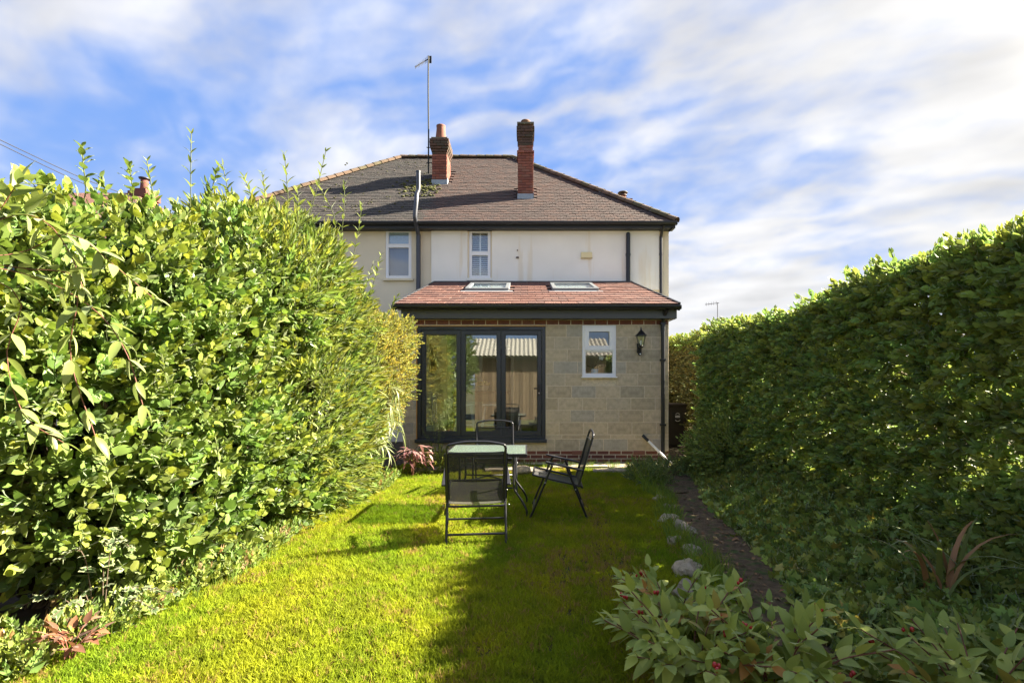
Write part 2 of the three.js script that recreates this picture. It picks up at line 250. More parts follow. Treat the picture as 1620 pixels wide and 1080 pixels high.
// ---------------------------------------------------------------- room seen through the glass
{
  const r = thing('radiator', 'white column radiator on the side wall behind the first glass leaf', 'radiator', [XL + 0.22, 0.68, -11.2]);
  for (let k = 0; k < 3; k++) for (const zz of [0]) part('panel', RB(0.03 + k * 0.045, 0.06 + k * 0.045, 0, 0.62, -0.55, 0.55, 0.012), whitePvc, r);
  part('bracket', [B(0, 0.14, 0.1, 0.13, -0.4, -0.36), B(0, 0.14, 0.1, 0.13, 0.36, 0.4)], whitePvc, r);
  part('pipe', [bar(V(0.07, -0.23, 0.5), V(0.07, 0.02, 0.5), 0.009)], whitePvc, r);
  const wood = M(0.30, 0.15, 0.045, 0.5, tex(woodTex, 0.5)), t = thing('kitchen_island', 'wooden island table with open shelf inside the middle glass leaf', 'table', [-0.98, 0.45, -11.1]);
  part('tabletop', RB(-0.62, 0.62, 0.85, 0.91, -0.4, 0.4, 0.01), wood, t);
  for (const [x, zz] of [[-0.55, 0.33], [0.55, 0.33], [-0.55, -0.33], [0.55, -0.33]]) part('leg', RB(x - 0.045, x + 0.045, 0, 0.85, zz - 0.045, zz + 0.045, 0.006), wood, t);
  part('apron', [B(-0.5, 0.5, 0.68, 0.85, 0.32, 0.345), B(-0.5, 0.5, 0.68, 0.85, -0.345, -0.32)], wood, t);
  part('shelf', B(-0.5, 0.5, 0.2, 0.23, -0.32, 0.3), wood, t);
  const white = M(0.78, 0.78, 0.74, 0.5);
  for (const [x, lab] of [[-1.28, 'white splayed-leg stool inside, at the end of the wooden island nearer the radiator'], [-0.72, 'white splayed-leg stool inside, at the end of the wooden island away from the radiator']]) {
    const s = thing('bar_stool', lab, 'stool', [x, 0.45, -10.48], 0, 'stools at the wooden island');
    part('seat', RB(-0.19, 0.19, 0.6, 0.64, -0.15, 0.15, 0.015), white, s);
    for (const [a, b] of [[-1, 1], [1, 1], [-1, -1], [1, -1]]) part('leg', bar(V(a * 0.22, 0, b * 0.17), V(a * 0.12, 0.6, b * 0.1), 0.017), white, s);
    part('footrest', [bar(V(-0.18, 0.2, 0.14), V(0.18, 0.2, 0.14), 0.012)], white, s);
  }
  const b = thing('flower_bowl', 'white bowl of yellow flowers on the wooden island', 'bowl', [-0.93, 1.36, -10.95]);
  part('bowl', lathe([[0.001, 0], [0.07, 0], [0.16, 0.12], [0.15, 0.12], [0.06, 0.02], [0.001, 0.02]]), white, b);
  const R = rng(3), fl = []; for (let k = 0; k < 40; k++) { const s = new THREE.IcosahedronGeometry(0.022 + R() * 0.014, 0), a = R() * 6.28, q = Math.sqrt(R()) * 0.13; s.translate(Math.cos(a) * q, 0.13 + R() * 0.05 + 0.05 * (1 - q / 0.13), Math.sin(a) * q); fl.push(s); }
  part('flowers', fl, M(0.55, 0.42, 0.03), b).userData.kind = 'stuff';
  const f = thing('inner_doorway', 'white framed doorway in the back wall of the room inside', 'doorway', [-0.75, 0.45, -12.88]);
  part('frame', [RB(-0.45, -0.37, 0, 2.0, 0, 0.05), RB(0.37, 0.45, 0, 2.0, 0, 0.05), RB(-0.45, 0.45, 2.0, 2.08, 0, 0.05)], whitePvc, f);
  part('door_panel', B(-0.37, 0.37, 0, 2.0, -0.01, 0.015), M(0.16, 0.15, 0.12, 0.6), f);
  const pic = thing('wall_picture', 'dark brown picture hanging on the inside wall above the radiator', 'picture', [XL + 0.225, 1.75, -10.9]);
  part('frame', [RB(0, 0.03, 0, 0.62, -0.35, 0.35, 0.006)], M(0.05, 0.03, 0.015, 0.5), pic);
  part('canvas', B(0.03, 0.034, 0.05, 0.57, -0.3, 0.3), M(0.14, 0.07, 0.03, 0.7, tex(speckle, 0.4)), pic);
}

// ---------------------------------------------------------------- main house
const D2 = 12.98, HL = -8.45, HR = 3.78;
const house = thing('semi_detached_house', 'cream rendered two storey house pair with hipped brown tile roof', 'house');
const creamMat = M(0.8, 0.7, 0.52, 0.92, tex(plasterTex, 3.2, 0.002, 0.3)), renderMat = M(0.9, 0.87, 0.79, 0.92, tex(plasterTex, 4.1, 0.0015, 0.3));
const HW = [[-1.48, -0.915, 4.31, 5.59], [-3.68, -3.0, 4.31, 5.6]];
function holed(x0, x1, y0, y1, holes, depth, z) { const s = new THREE.Shape([[x0, y0], [x1, y0], [x1, y1], [x0, y1]].map(p => new THREE.Vector2(...p))); for (const [a, b, c, d] of holes) s.holes.push(new THREE.Path([[a, c], [a, d], [b, d], [b, c]].map(p => new THREE.Vector2(...p)))); const g = new THREE.ExtrudeGeometry(s, { depth, bevelEnabled: false }); g.translate(0, 0, z); return g; }
{
  part('rear_wall', holed(HL, HR, 0, 5.72, HW, 0.25, -D2 - 0.25), creamMat, house);
  part('render_panel', holed(-2.47, 3.52, 4.0, 5.66, [HW[0].map((v, i) => v + [-0.04, 0.04, -0.05, 0.02][i])], 0.035, -D2 + 0.001), renderMat, house);
  part('side_wall', [B(HL, HL + 0.25, 0, 5.7, -20.8, -D2 - 0.25)], creamMat, house); part('side_wall', [B(HR - 0.25, HR, 0, 5.7, -20.8, -D2 - 0.25)], creamMat, house);
  part('front_wall', [B(HL, HR, 0, 5.7, -21.05, -20.8)], creamMat, house);
  part('upper_floor', [B(HL + 0.25, HR - 0.25, 2.9, 3.0, -20.8, -D2 - 0.26)], M(0.3, 0.2, 0.12), house);
  HW.forEach(([a, b, c, d], k) => {
    const z = -D2 - 0.05, tr = k ? 5.17 : 4.97;
    const w = part('window', frameRing(a + 0.003, b - 0.003, c, d - 0.003, 0.05, z - 0.05, z + 0.045), whitePvc, house);
    part('transom', RB(a + 0.05, b - 0.05, tr - 0.03, tr + 0.03, z - 0.05, z + 0.043, 0.004), whitePvc, w);
    for (const [p, q] of [[c + 0.04, tr - 0.02], [tr + 0.02, d - 0.04]]) { part('sash', frameRing(a + 0.045, b - 0.045, p, q, 0.03, z - 0.03, z + 0.05), whitePvc, w); part('pane', B(a + 0.05, b - 0.05, p, q, z - 0.002, z + 0.002), glassPane, w); }
    part('window_sill', RB(a - 0.06, b + 0.06, c - 0.07, c - 0.004, z - 0.05, z + 0.12, 0.008), k ? creamMat : renderMat, w);
    const sl = [];
    if (!k) { for (let y = c + 0.06; y < d - 0.06; y += 0.055) { const g = B(a + 0.05, b - 0.05, -0.003, 0.003, -0.028, 0.028); g.rotateX(0.75); g.translate(0, y, z - 0.11); sl.push(g); } part('blind', sl, M(0.75, 0.76, 0.78, 0.6), w); part('blind_tape', [B((a + b) / 2 - 0.02, (a + b) / 2 + 0.02, c, d, z - 0.085, z - 0.08)], whitePvc, w); }
    else part('blind', [B(a + 0.03, b - 0.03, c, tr, z - 0.16, z - 0.15)], M(0.12, 0.16, 0.24, 0.8), w);
    if (k) part('frosted_film', [B(a + 0.08, b - 0.08, tr + 0.05, d - 0.07, z - 0.012, z - 0.008)], M(0.42, 0.52, 0.62, 0.6, tex(speckle, 0.3)), w);
  });
}
// hipped roof
const RF = { d: 12.63, h: 5.69, xl: -8.6, xr: 3.87, rl: -4.26, rr: -0.457, rd: 16.96, rh: 9.32 }; RF.a = Math.atan2(RF.rh - RF.h, RF.rd - RF.d);
const onRoof = (x, v, up = 0) => V(x, RF.h + v * Math.sin(RF.a) + up * Math.cos(RF.a), -(RF.d + v * Math.cos(RF.a)) + up * Math.sin(RF.a));
{
  const R = rng(21), fd = RF.rd * 2 - RF.d, A = [RF.xl, RF.h, -RF.d], Bq = [RF.xr, RF.h, -RF.d], C = [RF.xr, RF.h, -fd], D = [RF.xl, RF.h, -fd], E = [RF.rl, RF.rh, -RF.rd], F = [RF.rr, RF.rh, -RF.rd];
  const tri = [A, Bq, F, A, F, E, Bq, C, F, C, D, E, C, E, F, D, A, E].flat();
  const g = new THREE.BufferGeometry(); g.setAttribute('position', new THREE.Float32BufferAttribute(tri, 3)); g.computeVertexNormals(); uvBox(g);
  const roof = part('roof', g, M(0.09, 0.062, 0.052, 0.9, tex(speckle, 0.6, 0.01, 0.3)), house);
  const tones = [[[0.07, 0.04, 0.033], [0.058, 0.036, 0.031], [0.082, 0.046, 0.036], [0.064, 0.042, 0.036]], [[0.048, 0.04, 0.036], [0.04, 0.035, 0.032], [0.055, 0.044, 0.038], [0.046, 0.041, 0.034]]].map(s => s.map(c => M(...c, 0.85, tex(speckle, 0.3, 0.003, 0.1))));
  const tw = 0.165, gauge = 0.125, SL = (RF.rd - RF.d) / Math.cos(RF.a), tileG = RB(-tw / 2 + 0.003, tw / 2 - 0.003, 0, 0.013, -gauge - 0.045, 0, 0.004), rest = [[[], [], [], []], [[], [], [], []]];
  const ms = [], q = new THREE.Matrix4();
  let count = 0;
  const stacks = [[-2.83, -2.34, 2.85, 4.1], [-0.23, 0.25, 1.6, 2.5]];
  for (let k = 0; k * gauge < SL - 0.05; k++) {
    const v = k * gauge, t = v / SL, x0 = mixv(RF.xl, RF.rl, t), x1 = mixv(RF.xr, RF.rr, t);
    for (let x = Math.floor(x0 / tw) * tw + (k % 2) * tw / 2; x < x1; x += tw) {
      if (x < x0 + 0.04 || x > x1 - 0.04 || stacks.some(([a, b, c, d]) => x > a - 0.04 && x < b + 0.04 && v > c - 0.05 && v < d)) continue;
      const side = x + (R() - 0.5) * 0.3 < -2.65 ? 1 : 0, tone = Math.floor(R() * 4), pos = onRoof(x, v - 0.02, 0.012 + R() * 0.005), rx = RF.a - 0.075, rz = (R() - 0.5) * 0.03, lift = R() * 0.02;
      const X = 831 + x * 780 / -pos.z;
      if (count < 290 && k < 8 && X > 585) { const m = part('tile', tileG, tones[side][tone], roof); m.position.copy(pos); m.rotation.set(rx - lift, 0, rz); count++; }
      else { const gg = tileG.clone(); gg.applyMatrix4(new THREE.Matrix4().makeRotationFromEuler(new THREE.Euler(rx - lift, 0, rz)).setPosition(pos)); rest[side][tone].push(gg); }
    }
  }
  rest.forEach((s, i) => s.forEach((l, j) => { if (l.length) part('tile_field', l, tones[i][j], roof).userData.kind = 'stuff'; }));
  // ridge and hip tiles
  const rt = new THREE.CylinderGeometry(0.1, 0.115, 0.33, 12, 1, true, -Math.PI / 2, Math.PI); const ridgeMats = [[0.13, 0.085, 0.05], [0.11, 0.09, 0.045], [0.15, 0.095, 0.06]].map(c => M(...c, 0.92, tex(speckle, 0.2, 0.006, 0.15)));
  const run = (a, b) => { const L = a.distanceTo(b), n = Math.round(L / 0.3), dir = b.clone().sub(a).normalize(), up = V(0, 1, 0), xax = dir.clone().cross(up).normalize(), zax = xax.clone().cross(dir).normalize(); for (let k = 0; k < n; k++) { const m = part('ridge_tile', rt, ridgeMats[Math.floor(R() * 3)], roof); const mm = new THREE.Matrix4().makeBasis(xax, dir, zax); m.quaternion.setFromRotationMatrix(mm); m.position.copy(a.clone().lerp(b, (k + 0.5) / n)); m.position.y += 0.0 + R() * 0.008; } };
  run(V(...E), V(...F)); run(V(...Bq), V(...F)); run(V(...A), V(...E));
  // moss cushions below the old stack
  const moss = []; for (let k = 0; k < 150; k++) { const s = new THREE.IcosahedronGeometry(0.02 + R() * 0.04, 1), p = onRoof(-3.05 + (R() + R() - 1) * 0.75, 2.5 + (R() + R() - 1) * 0.9, 0.03); s.scale(1, 0.5, 1); s.translate(p.x, p.y, p.z); moss.push(s); }
  for (let k = 0; k < 90; k++) { const s = new THREE.IcosahedronGeometry(0.015 + R() * 0.025, 0), p = onRoof(-6 + R() * 3.2, 0.5 + R() * 4.6, 0.03); s.scale(1, 0.5, 1); s.translate(p.x, p.y, p.z); moss.push(s); }
  const ms2 = part('moss', moss, M(0.10, 0.105, 0.03, 1), roof); ms2.userData.kind = 'stuff';
  // eaves
  const dark = M(0.018, 0.02, 0.025, 0.5);
  part('fascia', [B(RF.xl, RF.xr, 5.56, 5.68, -12.73, -12.7), B(RF.xl, RF.xr, 5.545, 5.56, -D2, -12.7), B(RF.xr - 0.09, RF.xr - 0.06, 5.56, 5.68, -20, -12.74), B(RF.xr - 0.12, RF.xr - 0.06, 5.545, 5.56, -20, -12.7)], dark, house);
  const gp = new THREE.CylinderGeometry(0.06, 0.06, RF.xr - RF.xl, 14, 1, true, -Math.PI / 2, Math.PI); gp.rotateZ(Math.PI / 2); gp.rotateX(Math.PI / 2);
  part('gutter', [gp.translate((RF.xl + RF.xr) / 2, 5.67, -12.63), B(RF.xl, RF.xr, 5.655, 5.685, -12.574, -12.566), B(RF.xr, RF.xr + 0.02, 5.6, 5.69, -12.69, -12.57)], dark, house);
  // pipes on the wall
  part('downpipe', [bar(V(3.56, 3.0, -12.92), V(3.56, 5.4, -12.92), 0.038), tube([V(3.56, 5.38, -12.92), V(3.56, 5.5, -12.82), V(3.56, 5.62, -12.64)], 0.038, 10, 10), bar(V(3.56, 4.9, -12.92), V(3.56, 4.96, -12.92), 0.046)], blackPlastic, house);
  part('soil_pipe', [bar(V(2.69, 3.9, -12.88), V(2.69, 5.44, -12.88), 0.055, 0.055, 14), new THREE.SphereGeometry(0.056, 12, 8).translate(2.69, 5.44, -12.88), bar(V(2.69, 4.88, -12.88), V(2.69, 4.93, -12.88), 0.065, 0.065, 14)], blackPlastic, house);
  part('vent_pipe', [bar(V(-2.79, 3.6, -12.86), V(-2.79, 5.42, -12.86), 0.058, 0.058, 14), tube([V(-2.79, 5.4, -12.86), V(-2.8, 5.58, -12.72), V(-2.8, 5.75, -12.5), V(-2.77, 6.1, -12.5), V(-2.77, 6.35, -12.55), V(-2.735, 6.5, -12.6), V(-2.735, 6.95, -12.6)], 0.055, 40, 12), bar(V(-2.735, 6.93, -12.6), V(-2.735, 6.97, -12.6), 0.06)], M(0.05, 0.055, 0.07, 0.4), house);
  part('wall_bracket', [B(-0.24, -0.17, 4.83, 4.86, -12.94, -12.9), B(-0.22, -0.19, 5.02, 5.05, -12.945, -12.92)], M(0.09, 0.05, 0.03, 0.8), house);
}
// chimneys
function chimney(x0, x1, d0, d1, y0, y1, corbels, seed, label) {
  const R = rng(seed), c = part('chimney', [B(x0 + 0.03, x1 - 0.03, y0 - 0.6, y1, -d1 + 0.03, -d0 - 0.03)], M(0.16, 0.11, 0.085, 0.95), house); c.userData.label = label;
  const G = [0, 1, 2, 3].map(v => { const b = RB(-0.107, 0.107, -0.0325, 0.0325, -0.05, 0, 0.004), uv = b.attributes.uv; for (let i = 0; i < uv.count; i++) uv.setXY(i, uv.getX(i) + v, uv.getY(i) + v * 0.7); return b; });
  const dirty = [[0.10, 0.06, 0.045], [0.085, 0.065, 0.045], [0.12, 0.065, 0.045]].map(q => M(...q, 0.95, tex(speckle, 0.3, 0.004, 0.1)));
  const red = [[0.26, 0.085, 0.055], [0.30, 0.105, 0.07], [0.22, 0.075, 0.055], [0.27, 0.12, 0.085]].map(q => M(...q, 0.92, tex(speckle, 0.3, 0.004, 0.1)));
  const face = (ax, fixed, a, b, y, off, out, mats) => { for (let u = a - off; u < b - 0.02; u += 0.225) { const p = Math.max(u + 0.004, a), q = Math.min(u + 0.217, b); if (q - p < 0.03) continue; const m = part('brick', G[Math.floor(R() * 4)], mats[Math.floor(R() * mats.length)], c); m.scale.x = (q - p) / 0.214; const mid = (p + q) / 2; if (ax) { m.rotation.y = out > 0 ? Math.PI / 2 : -Math.PI / 2; m.position.set(fixed + (R() - 0.5) * 0.003, y, -mid); } else m.position.set(mid, y, fixed + (R() - 0.5) * 0.003); } };
  let k = 0;
  for (let y = y0 - 0.35; y < y1 - 0.03; y += 0.075, k++) {
    let e = 0; for (const [a, b, o] of corbels) if (y >= a && y < b) e = o;
    const old = y > y1 - 0.42 - 0.25 * R(), mats = old ? dirty : red, off = k % 2 ? 0.112 : 0;
    face(0, -d0 + e, x0 - e, x1 + e, y + 0.0375, off, 1, mats); face(1, x1 + e, d0 - e + 0.052, d1, y + 0.0375, 0.112 - off, 1, mats); face(1, x0 - e, d0 - e + 0.052, d1, y + 0.0375, 0.112 - off, -1, mats);
  }
  part('mortar_cap', [B(x0 - 0.02, x1 + 0.02, y1 - 0.01, y1 + 0.04, -d1 - 0.02, -d0 + 0.02)], M(0.13, 0.115, 0.085, 1), c);
  part('lead_flashing', [B(x0 - 0.012, x1 + 0.012, y0 - 0.25, y0 + 0.15, -d0 + 0.012, -d0 + 0.02), B(x1 + 0.006, x1 + 0.014, y0 - 0.1, y0 + 0.2, -d0 - 0.25, -d0 + 0.02)], lead, c);
  return c;
}
{
  const c1 = chimney(-2.81, -2.36, 14.83, 15.55, 7.53, 8.92, [[8.5, 8.58, 0.02], [8.58, 8.64, 0.045], [8.64, 8.84, 0.065], [8.84, 8.95, 0.03]], 31, 'squat red brick chimney with tapered clay pot');
  part('chimney_pot', lathe([[0.001, 0], [0.17, 0], [0.165, 0.1], [0.13, 0.44], [0.14, 0.46], [0.14, 0.5], [0.11, 0.5], [0.11, 0.3]]).translate(-2.585, 8.94, -15.1), M(0.22, 0.085, 0.055, 0.85, tex(speckle, 0.3)), c1);
  const c2 = chimney(-0.21, 0.225, 13.87, 14.45, 6.73, 8.86, [[8.02, 8.1, 0.025], [8.1, 8.42, -0.01], [8.42, 8.62, 0.015], [8.62, 8.72, 0.035], [8.72, 8.9, -0.02]], 32, 'tall slim red brick chimney with short pot');
  part('chimney_pot', lathe([[0.001, 0], [0.115, 0], [0.11, 0.12], [0.135, 0.15], [0.135, 0.19], [0.09, 0.19], [0.09, 0.05]]).translate(0.01, 8.88, -14.15), M(0.15, 0.08, 0.05, 0.9, tex(speckle, 0.3)), c2);
  const c3 = part('chimney', [B(3.3, 3.9, 5.6, 8.3, -18.5, -17.9)], brickMats[1], house);
  part('chimney_pot', [lathe([[0.001, 0], [0.13, 0], [0.12, 0.2], [0.14, 0.24], [0.001, 0.24]]).translate(3.6, 8.3, -18.2)], brickMats[3], c3);
  part('cowl', [lathe([[0.001, 0.3], [0.16, 0.3], [0.19, 0.27], [0.17, 0.25], [0.06, 0.25], [0.06, 0.2], [0.15, 0.18], [0.15, 0.15], [0.001, 0.15]]).translate(3.6, 8.34, -18.2)], M(0.05, 0.045, 0.04, 0.6), c3);
}
{ // aerial on the old stack
  const metal = M(0.014, 0.015, 0.016, 0.7), t = thing('television_aerial', 'tall thin aerial mast beside the squat chimney', 'aerial', [-2.95, 0, -15.0]);
  part('mast', tube([V(0, 7.95, 0), V(0.005, 9.2, 0), V(-0.004, 10.4, 0), V(0, 11.52, 0)], 0.022, 30, 8), metal, t);
  part('boom', bar(V(0.02, 11.48, -0.05), V(-0.36, 11.05, 0.2), 0.014), metal, t);
  for (let k = 0; k < 9; k++) { const f = k / 8, x = mixv(-0.05, -0.35, f), y = mixv(11.4, 11.06, f), z = mixv(0.0, 0.19, f), L = mixv(0.13, 0.08, f); part('element', bar(V(x, y - L * 0.7, z), V(x, y + L * 0.7, z), 0.006, 0.006, 5), metal, t); }
  part('reflector', [B(0.0, 0.08, 11.36, 11.58, -0.1, -0.085)], metal, t);
  for (const y of [8.25, 8.72]) part('bracket', [bar(V(-0.05, y, 0.03), V(0.2, y, 0.03), 0.014)], metal, t);
}
{ // things fixed to the walls
  const v = thing('alarm_box', 'small cream alarm box high on the white render', 'alarm', [1.605, 4.83, -12.944]);
  part('case', RB(-0.145, 0.145, 0, 0.15, 0, 0.06, 0.015), M(0.75, 0.65, 0.36, 0.5), v); part('lip', RB(-0.15, 0.15, -0.012, 0.012, 0, 0.065, 0.006), M(0.55, 0.45, 0.25, 0.5), v);
  const met = M(0.014, 0.014, 0.015, 0.35), l = thing('wall_lantern', 'black six-sided lantern on the block wall by the white window', 'lantern', [2.12, 2.06, -DW + 0.01]);
  part('backplate', [RB(-0.045, 0.045, 0.02, 0.2, 0, 0.02, 0.008)], met, l);
  part('arm', [tube([V(0, 0.08, 0.015), V(0, 0.04, 0.07), V(0, 0.05, 0.13), V(0, 0.11, 0.15)], 0.013, 18, 8), new THREE.SphereGeometry(0.02, 10, 8).translate(0, 0.03, 0.07)], met, l);
  part('sensor', new THREE.SphereGeometry(0.035, 14, 10).translate(0, 0.0, 0.06), met, l); part('lens', new THREE.SphereGeometry(0.015, 10, 8).translate(0, -0.005, 0.086), M(0.8, 0.8, 0.8, 0.4), l);
  part('cup', [lathe([[0.001, 0], [0.03, 0.005], [0.055, 0.04], [0.05, 0.05], [0.001, 0.05]], 6).translate(0, 0.1, 0.15)], met, l);
  for (let k = 0; k < 6; k++) { const a = k * Math.PI / 3, b = a + Math.PI / 3, p0 = V(Math.sin(a) * 0.05, 0.15, 0.15 + Math.cos(a) * 0.05), p1 = V(Math.sin(a) * 0.085, 0.325, 0.15 + Math.cos(a) * 0.085), q0 = V(Math.sin(b) * 0.05, 0.15, 0.15 + Math.cos(b) * 0.05), q1 = V(Math.sin(b) * 0.085, 0.325, 0.15 + Math.cos(b) * 0.085);
    part('bar', bar(p0, p1, 0.006, 0.006, 6), met, l); const g = new THREE.BufferGeometry().setFromPoints([p0, q0, q1, p0, q1, p1]); g.computeVertexNormals(); part('glass_panel', g, glassPane, l); }
  part('roof', [lathe([[0.105, 0.32], [0.11, 0.335], [0.075, 0.365], [0.04, 0.41], [0.015, 0.425], [0.02, 0.44], [0.008, 0.455], [0.012, 0.47], [0.001, 0.49]], 6).translate(0, 0, 0.15), lathe([[0.001, 0.322], [0.1, 0.322]], 6).translate(0, 0, 0.15)], met, l);
  part('bulb', [lathe([[0.001, 0.24], [0.018, 0.235], [0.016, 0.16], [0.001, 0.15]], 10).translate(0, 0, 0.15)], M(0.8, 0.8, 0.76, 0.4), l);
  const p = thing('leaning_pole', 'white pole with black grip leaning on the block wall by the downpipe', 'pole', [0, 0, 0]);
  const a = V(2.66, 0.04, -8.93), b = V(2.17, 0.56, -9.12), u = t => a.clone().lerp(b, t);
  part('tube', bar(u(0.06), u(0.82), 0.024, 0.024, 14), M(0.8, 0.8, 0.82, 0.3), p); part('grip', bar(u(0.8), u(1), 0.03, 0.027, 14), blackPlastic, p); part('foot', [bar(u(0), u(0.08), 0.034, 0.03, 14), RB(2.56, 2.74, 0.03, 0.075, -8.99, -8.88, 0.012)], blackPlastic, p);
}
{ // bin in the side passage
  const b = thing('wheelie_bin', 'dark brown wheeled bin in the passage beside the extension', 'bin', [3.56, 0.005, -12.0]), m = M(0.03, 0.02, 0.014, 0.5);
  const g = new THREE.BoxGeometry(0.56, 0.95, 0.6); { const p = g.attributes.position; for (let i = 0; i < p.count; i++) if (p.getY(i) < 0) { p.setX(i, p.getX(i) * 0.84); p.setZ(i, p.getZ(i) * 0.8); } g.computeVertexNormals(); g.translate(0, 0.53, 0); }
  part('body', g, m, b); part('lid', [RB(-0.3, 0.3, 1.0, 1.05, -0.33, 0.34, 0.02)], m, b);
  for (const x of [-0.24, 0.24]) part('wheel', new THREE.CylinderGeometry(0.1, 0.1, 0.05, 18).rotateZ(Math.PI / 2).translate(x, 0.1, -0.27), blackPlastic, b);
  const c = document.createElement('canvas'); c.width = 128; c.height = 128; const x = c.getContext('2d'); x.fillStyle = '#1c1510'; x.fillRect(0, 0, 128, 128); x.strokeStyle = '#c9c6c0'; x.lineWidth = 5; x.beginPath(); x.arc(64, 40, 26, Math.PI * 1.1, Math.PI * 1.9); x.stroke(); x.beginPath(); x.arc(64, 82, 34, Math.PI * 0.15, Math.PI * 0.85); x.stroke(); x.fillStyle = '#d6d3cc'; x.fillRect(34, 44, 60, 8); for (let k = 0; k < 5; k++) x.fillRect(36 + k * 12, 56, 8, 14);
  const t = new THREE.CanvasTexture(c); t.colorSpace = THREE.SRGBColorSpace; const pl = new THREE.PlaneGeometry(0.24, 0.24); part('emblem', pl.rotateX(-0.06).translate(0.06, 0.73, 0.298), new THREE.MeshStandardMaterial({ map: t, roughness: 0.5 }), b);
}

// ---------------------------------------------------------------- paving and stones by the wall
const stoneMats = [[0.48, 0.39, 0.26], [0.42, 0.35, 0.245], [0.53, 0.44, 0.31], [0.38, 0.32, 0.235]].map(c => M(...c, 0.92, tex(speckle, 0.5, 0.01, 0.2)));
function rock(R, sx, sy, sz, rough = 0.22) { const g = new THREE.IcosahedronGeometry(1, 4), p = g.attributes.position, o = R() * 50; for (let i = 0; i < p.count; i++) { const v = V(p.getX(i), p.getY(i), p.getZ(i)), f = 1 + rough * 2 * fbm(v.x * 1.1 + o, v.y * 1.1 + v.z * 0.7, v.z * 1.1 + o, 4); v.multiplyScalar(f); p.setXYZ(i, v.x * sx, v.y * sy, v.z * sz); } g.computeVertexNormals(); return uvBox(g); }
function slab(R, w, l, t = 0.07) { const g = new THREE.BoxGeometry(w, t, l, 10, 2, 6), p = g.attributes.position, o = R() * 40; for (let i = 0; i < p.count; i++) { const x = p.getX(i), z = p.getZ(i); p.setX(i, x + 0.09 * w * fbm(z * 5 + o, x * 2, 1, 3)); p.setZ(i, z + 0.16 * l * fbm(x * 5 + o, z * 2, 3, 3)); p.setY(i, p.getY(i) + 0.02 * fbm(x * 4 + o, z * 4, 5, 3)); } g.computeVertexNormals(); return uvBox(g); }
{
  const R = rng(41);
  const pave = new THREE.Group(); pave.name = 'patio_paving'; scene.add(pave); tag(pave, null, null, null, 'structure');
  for (const [x, d, w, l, rot] of [[1.12, 8.62, 0.62, 0.3, 0.04], [1.78, 8.6, 0.66, 0.34, -0.03], [2.35, 8.7, 0.46, 0.3, 0.06], [-0.38, 8.35, 0.6, 0.42, 0.05], [0.18, 8.2, 0.5, 0.4, -0.08], [-1.02, 8.5, 0.55, 0.36, 0.02], [1.5, 8.2, 0.75, 0.2, 0.02], [-1.62, 8.4, 0.5, 0.4, 0.1], [2.86, 8.75, 0.5, 0.32, 0], [0.62, 8.62, 0.4, 0.32, 0.1]]) { const m = part('paving_slab', slab(R, w, l), stoneMats[Math.floor(R() * 4)], pave); m.position.set(x, 0.04 + R() * 0.015, -d); m.rotation.y = rot; }
  const st = [[1.16, 3.75, 0.1], [1.33, 4.15, 0.085], [1.28, 4.45, 0.07], [1.46, 4.75, 0.11], [1.42, 5.15, 0.09], [1.55, 5.6, 0.08], [1.6, 6.1, 0.075], [1.02, 3.3, 0.09]].sort((a, b) => b[1] - a[1]);
  const ord = ['first', 'second', 'third', 'fourth', 'fifth', 'sixth', 'seventh', 'eighth'];
  st.forEach(([x, d, r], k) => { const m = part('edging_stone', rock(R, r * 1.3, r * 0.85, r * 1.0, 0.5), stoneMats[k % 4]); m.position.set(x + 0.08, 0.05, -d); m.rotation.y = R() * 3; tag(m, `rough pale edging stone on the path's lawn side, ${ord[k]} counting from the house`, 'stone', 'stones edging the earth path'); });
  const pathStone = [[0.15, 0.115, 0.08], [0.18, 0.14, 0.1]].map(c => M(...c, 0.95, tex(soilTex, 0.3, 0.01, 0.2))), ps = [[1.86, 5.7, 0.15], [1.72, 4.6, 0.11], [2.02, 6.7, 0.2], [1.55, 3.7, 0.1]];
  ps.forEach(([x, d, r], k) => { const m = part('stepping_stone', rock(R, r * 1.2, 0.03, r * 0.8, 0.3), pathStone[k % 2]); m.position.set(x, 0.035, -d); m.rotation.y = R(); tag(m, `flat worn stone sunk in the earth path, ${['second', 'third', 'first', 'fourth'][k]} counting from the house`, 'stone', 'stones sunk in the path'); });
  const s2 = part('boundary_stone', rock(R, 0.14, 0.09, 0.1), stoneMats[0]); s2.position.set(-0.05, 0.1, -7.95); tag(s2, 'rounded brown stone on the paving between the table and the chair', 'stone');
}

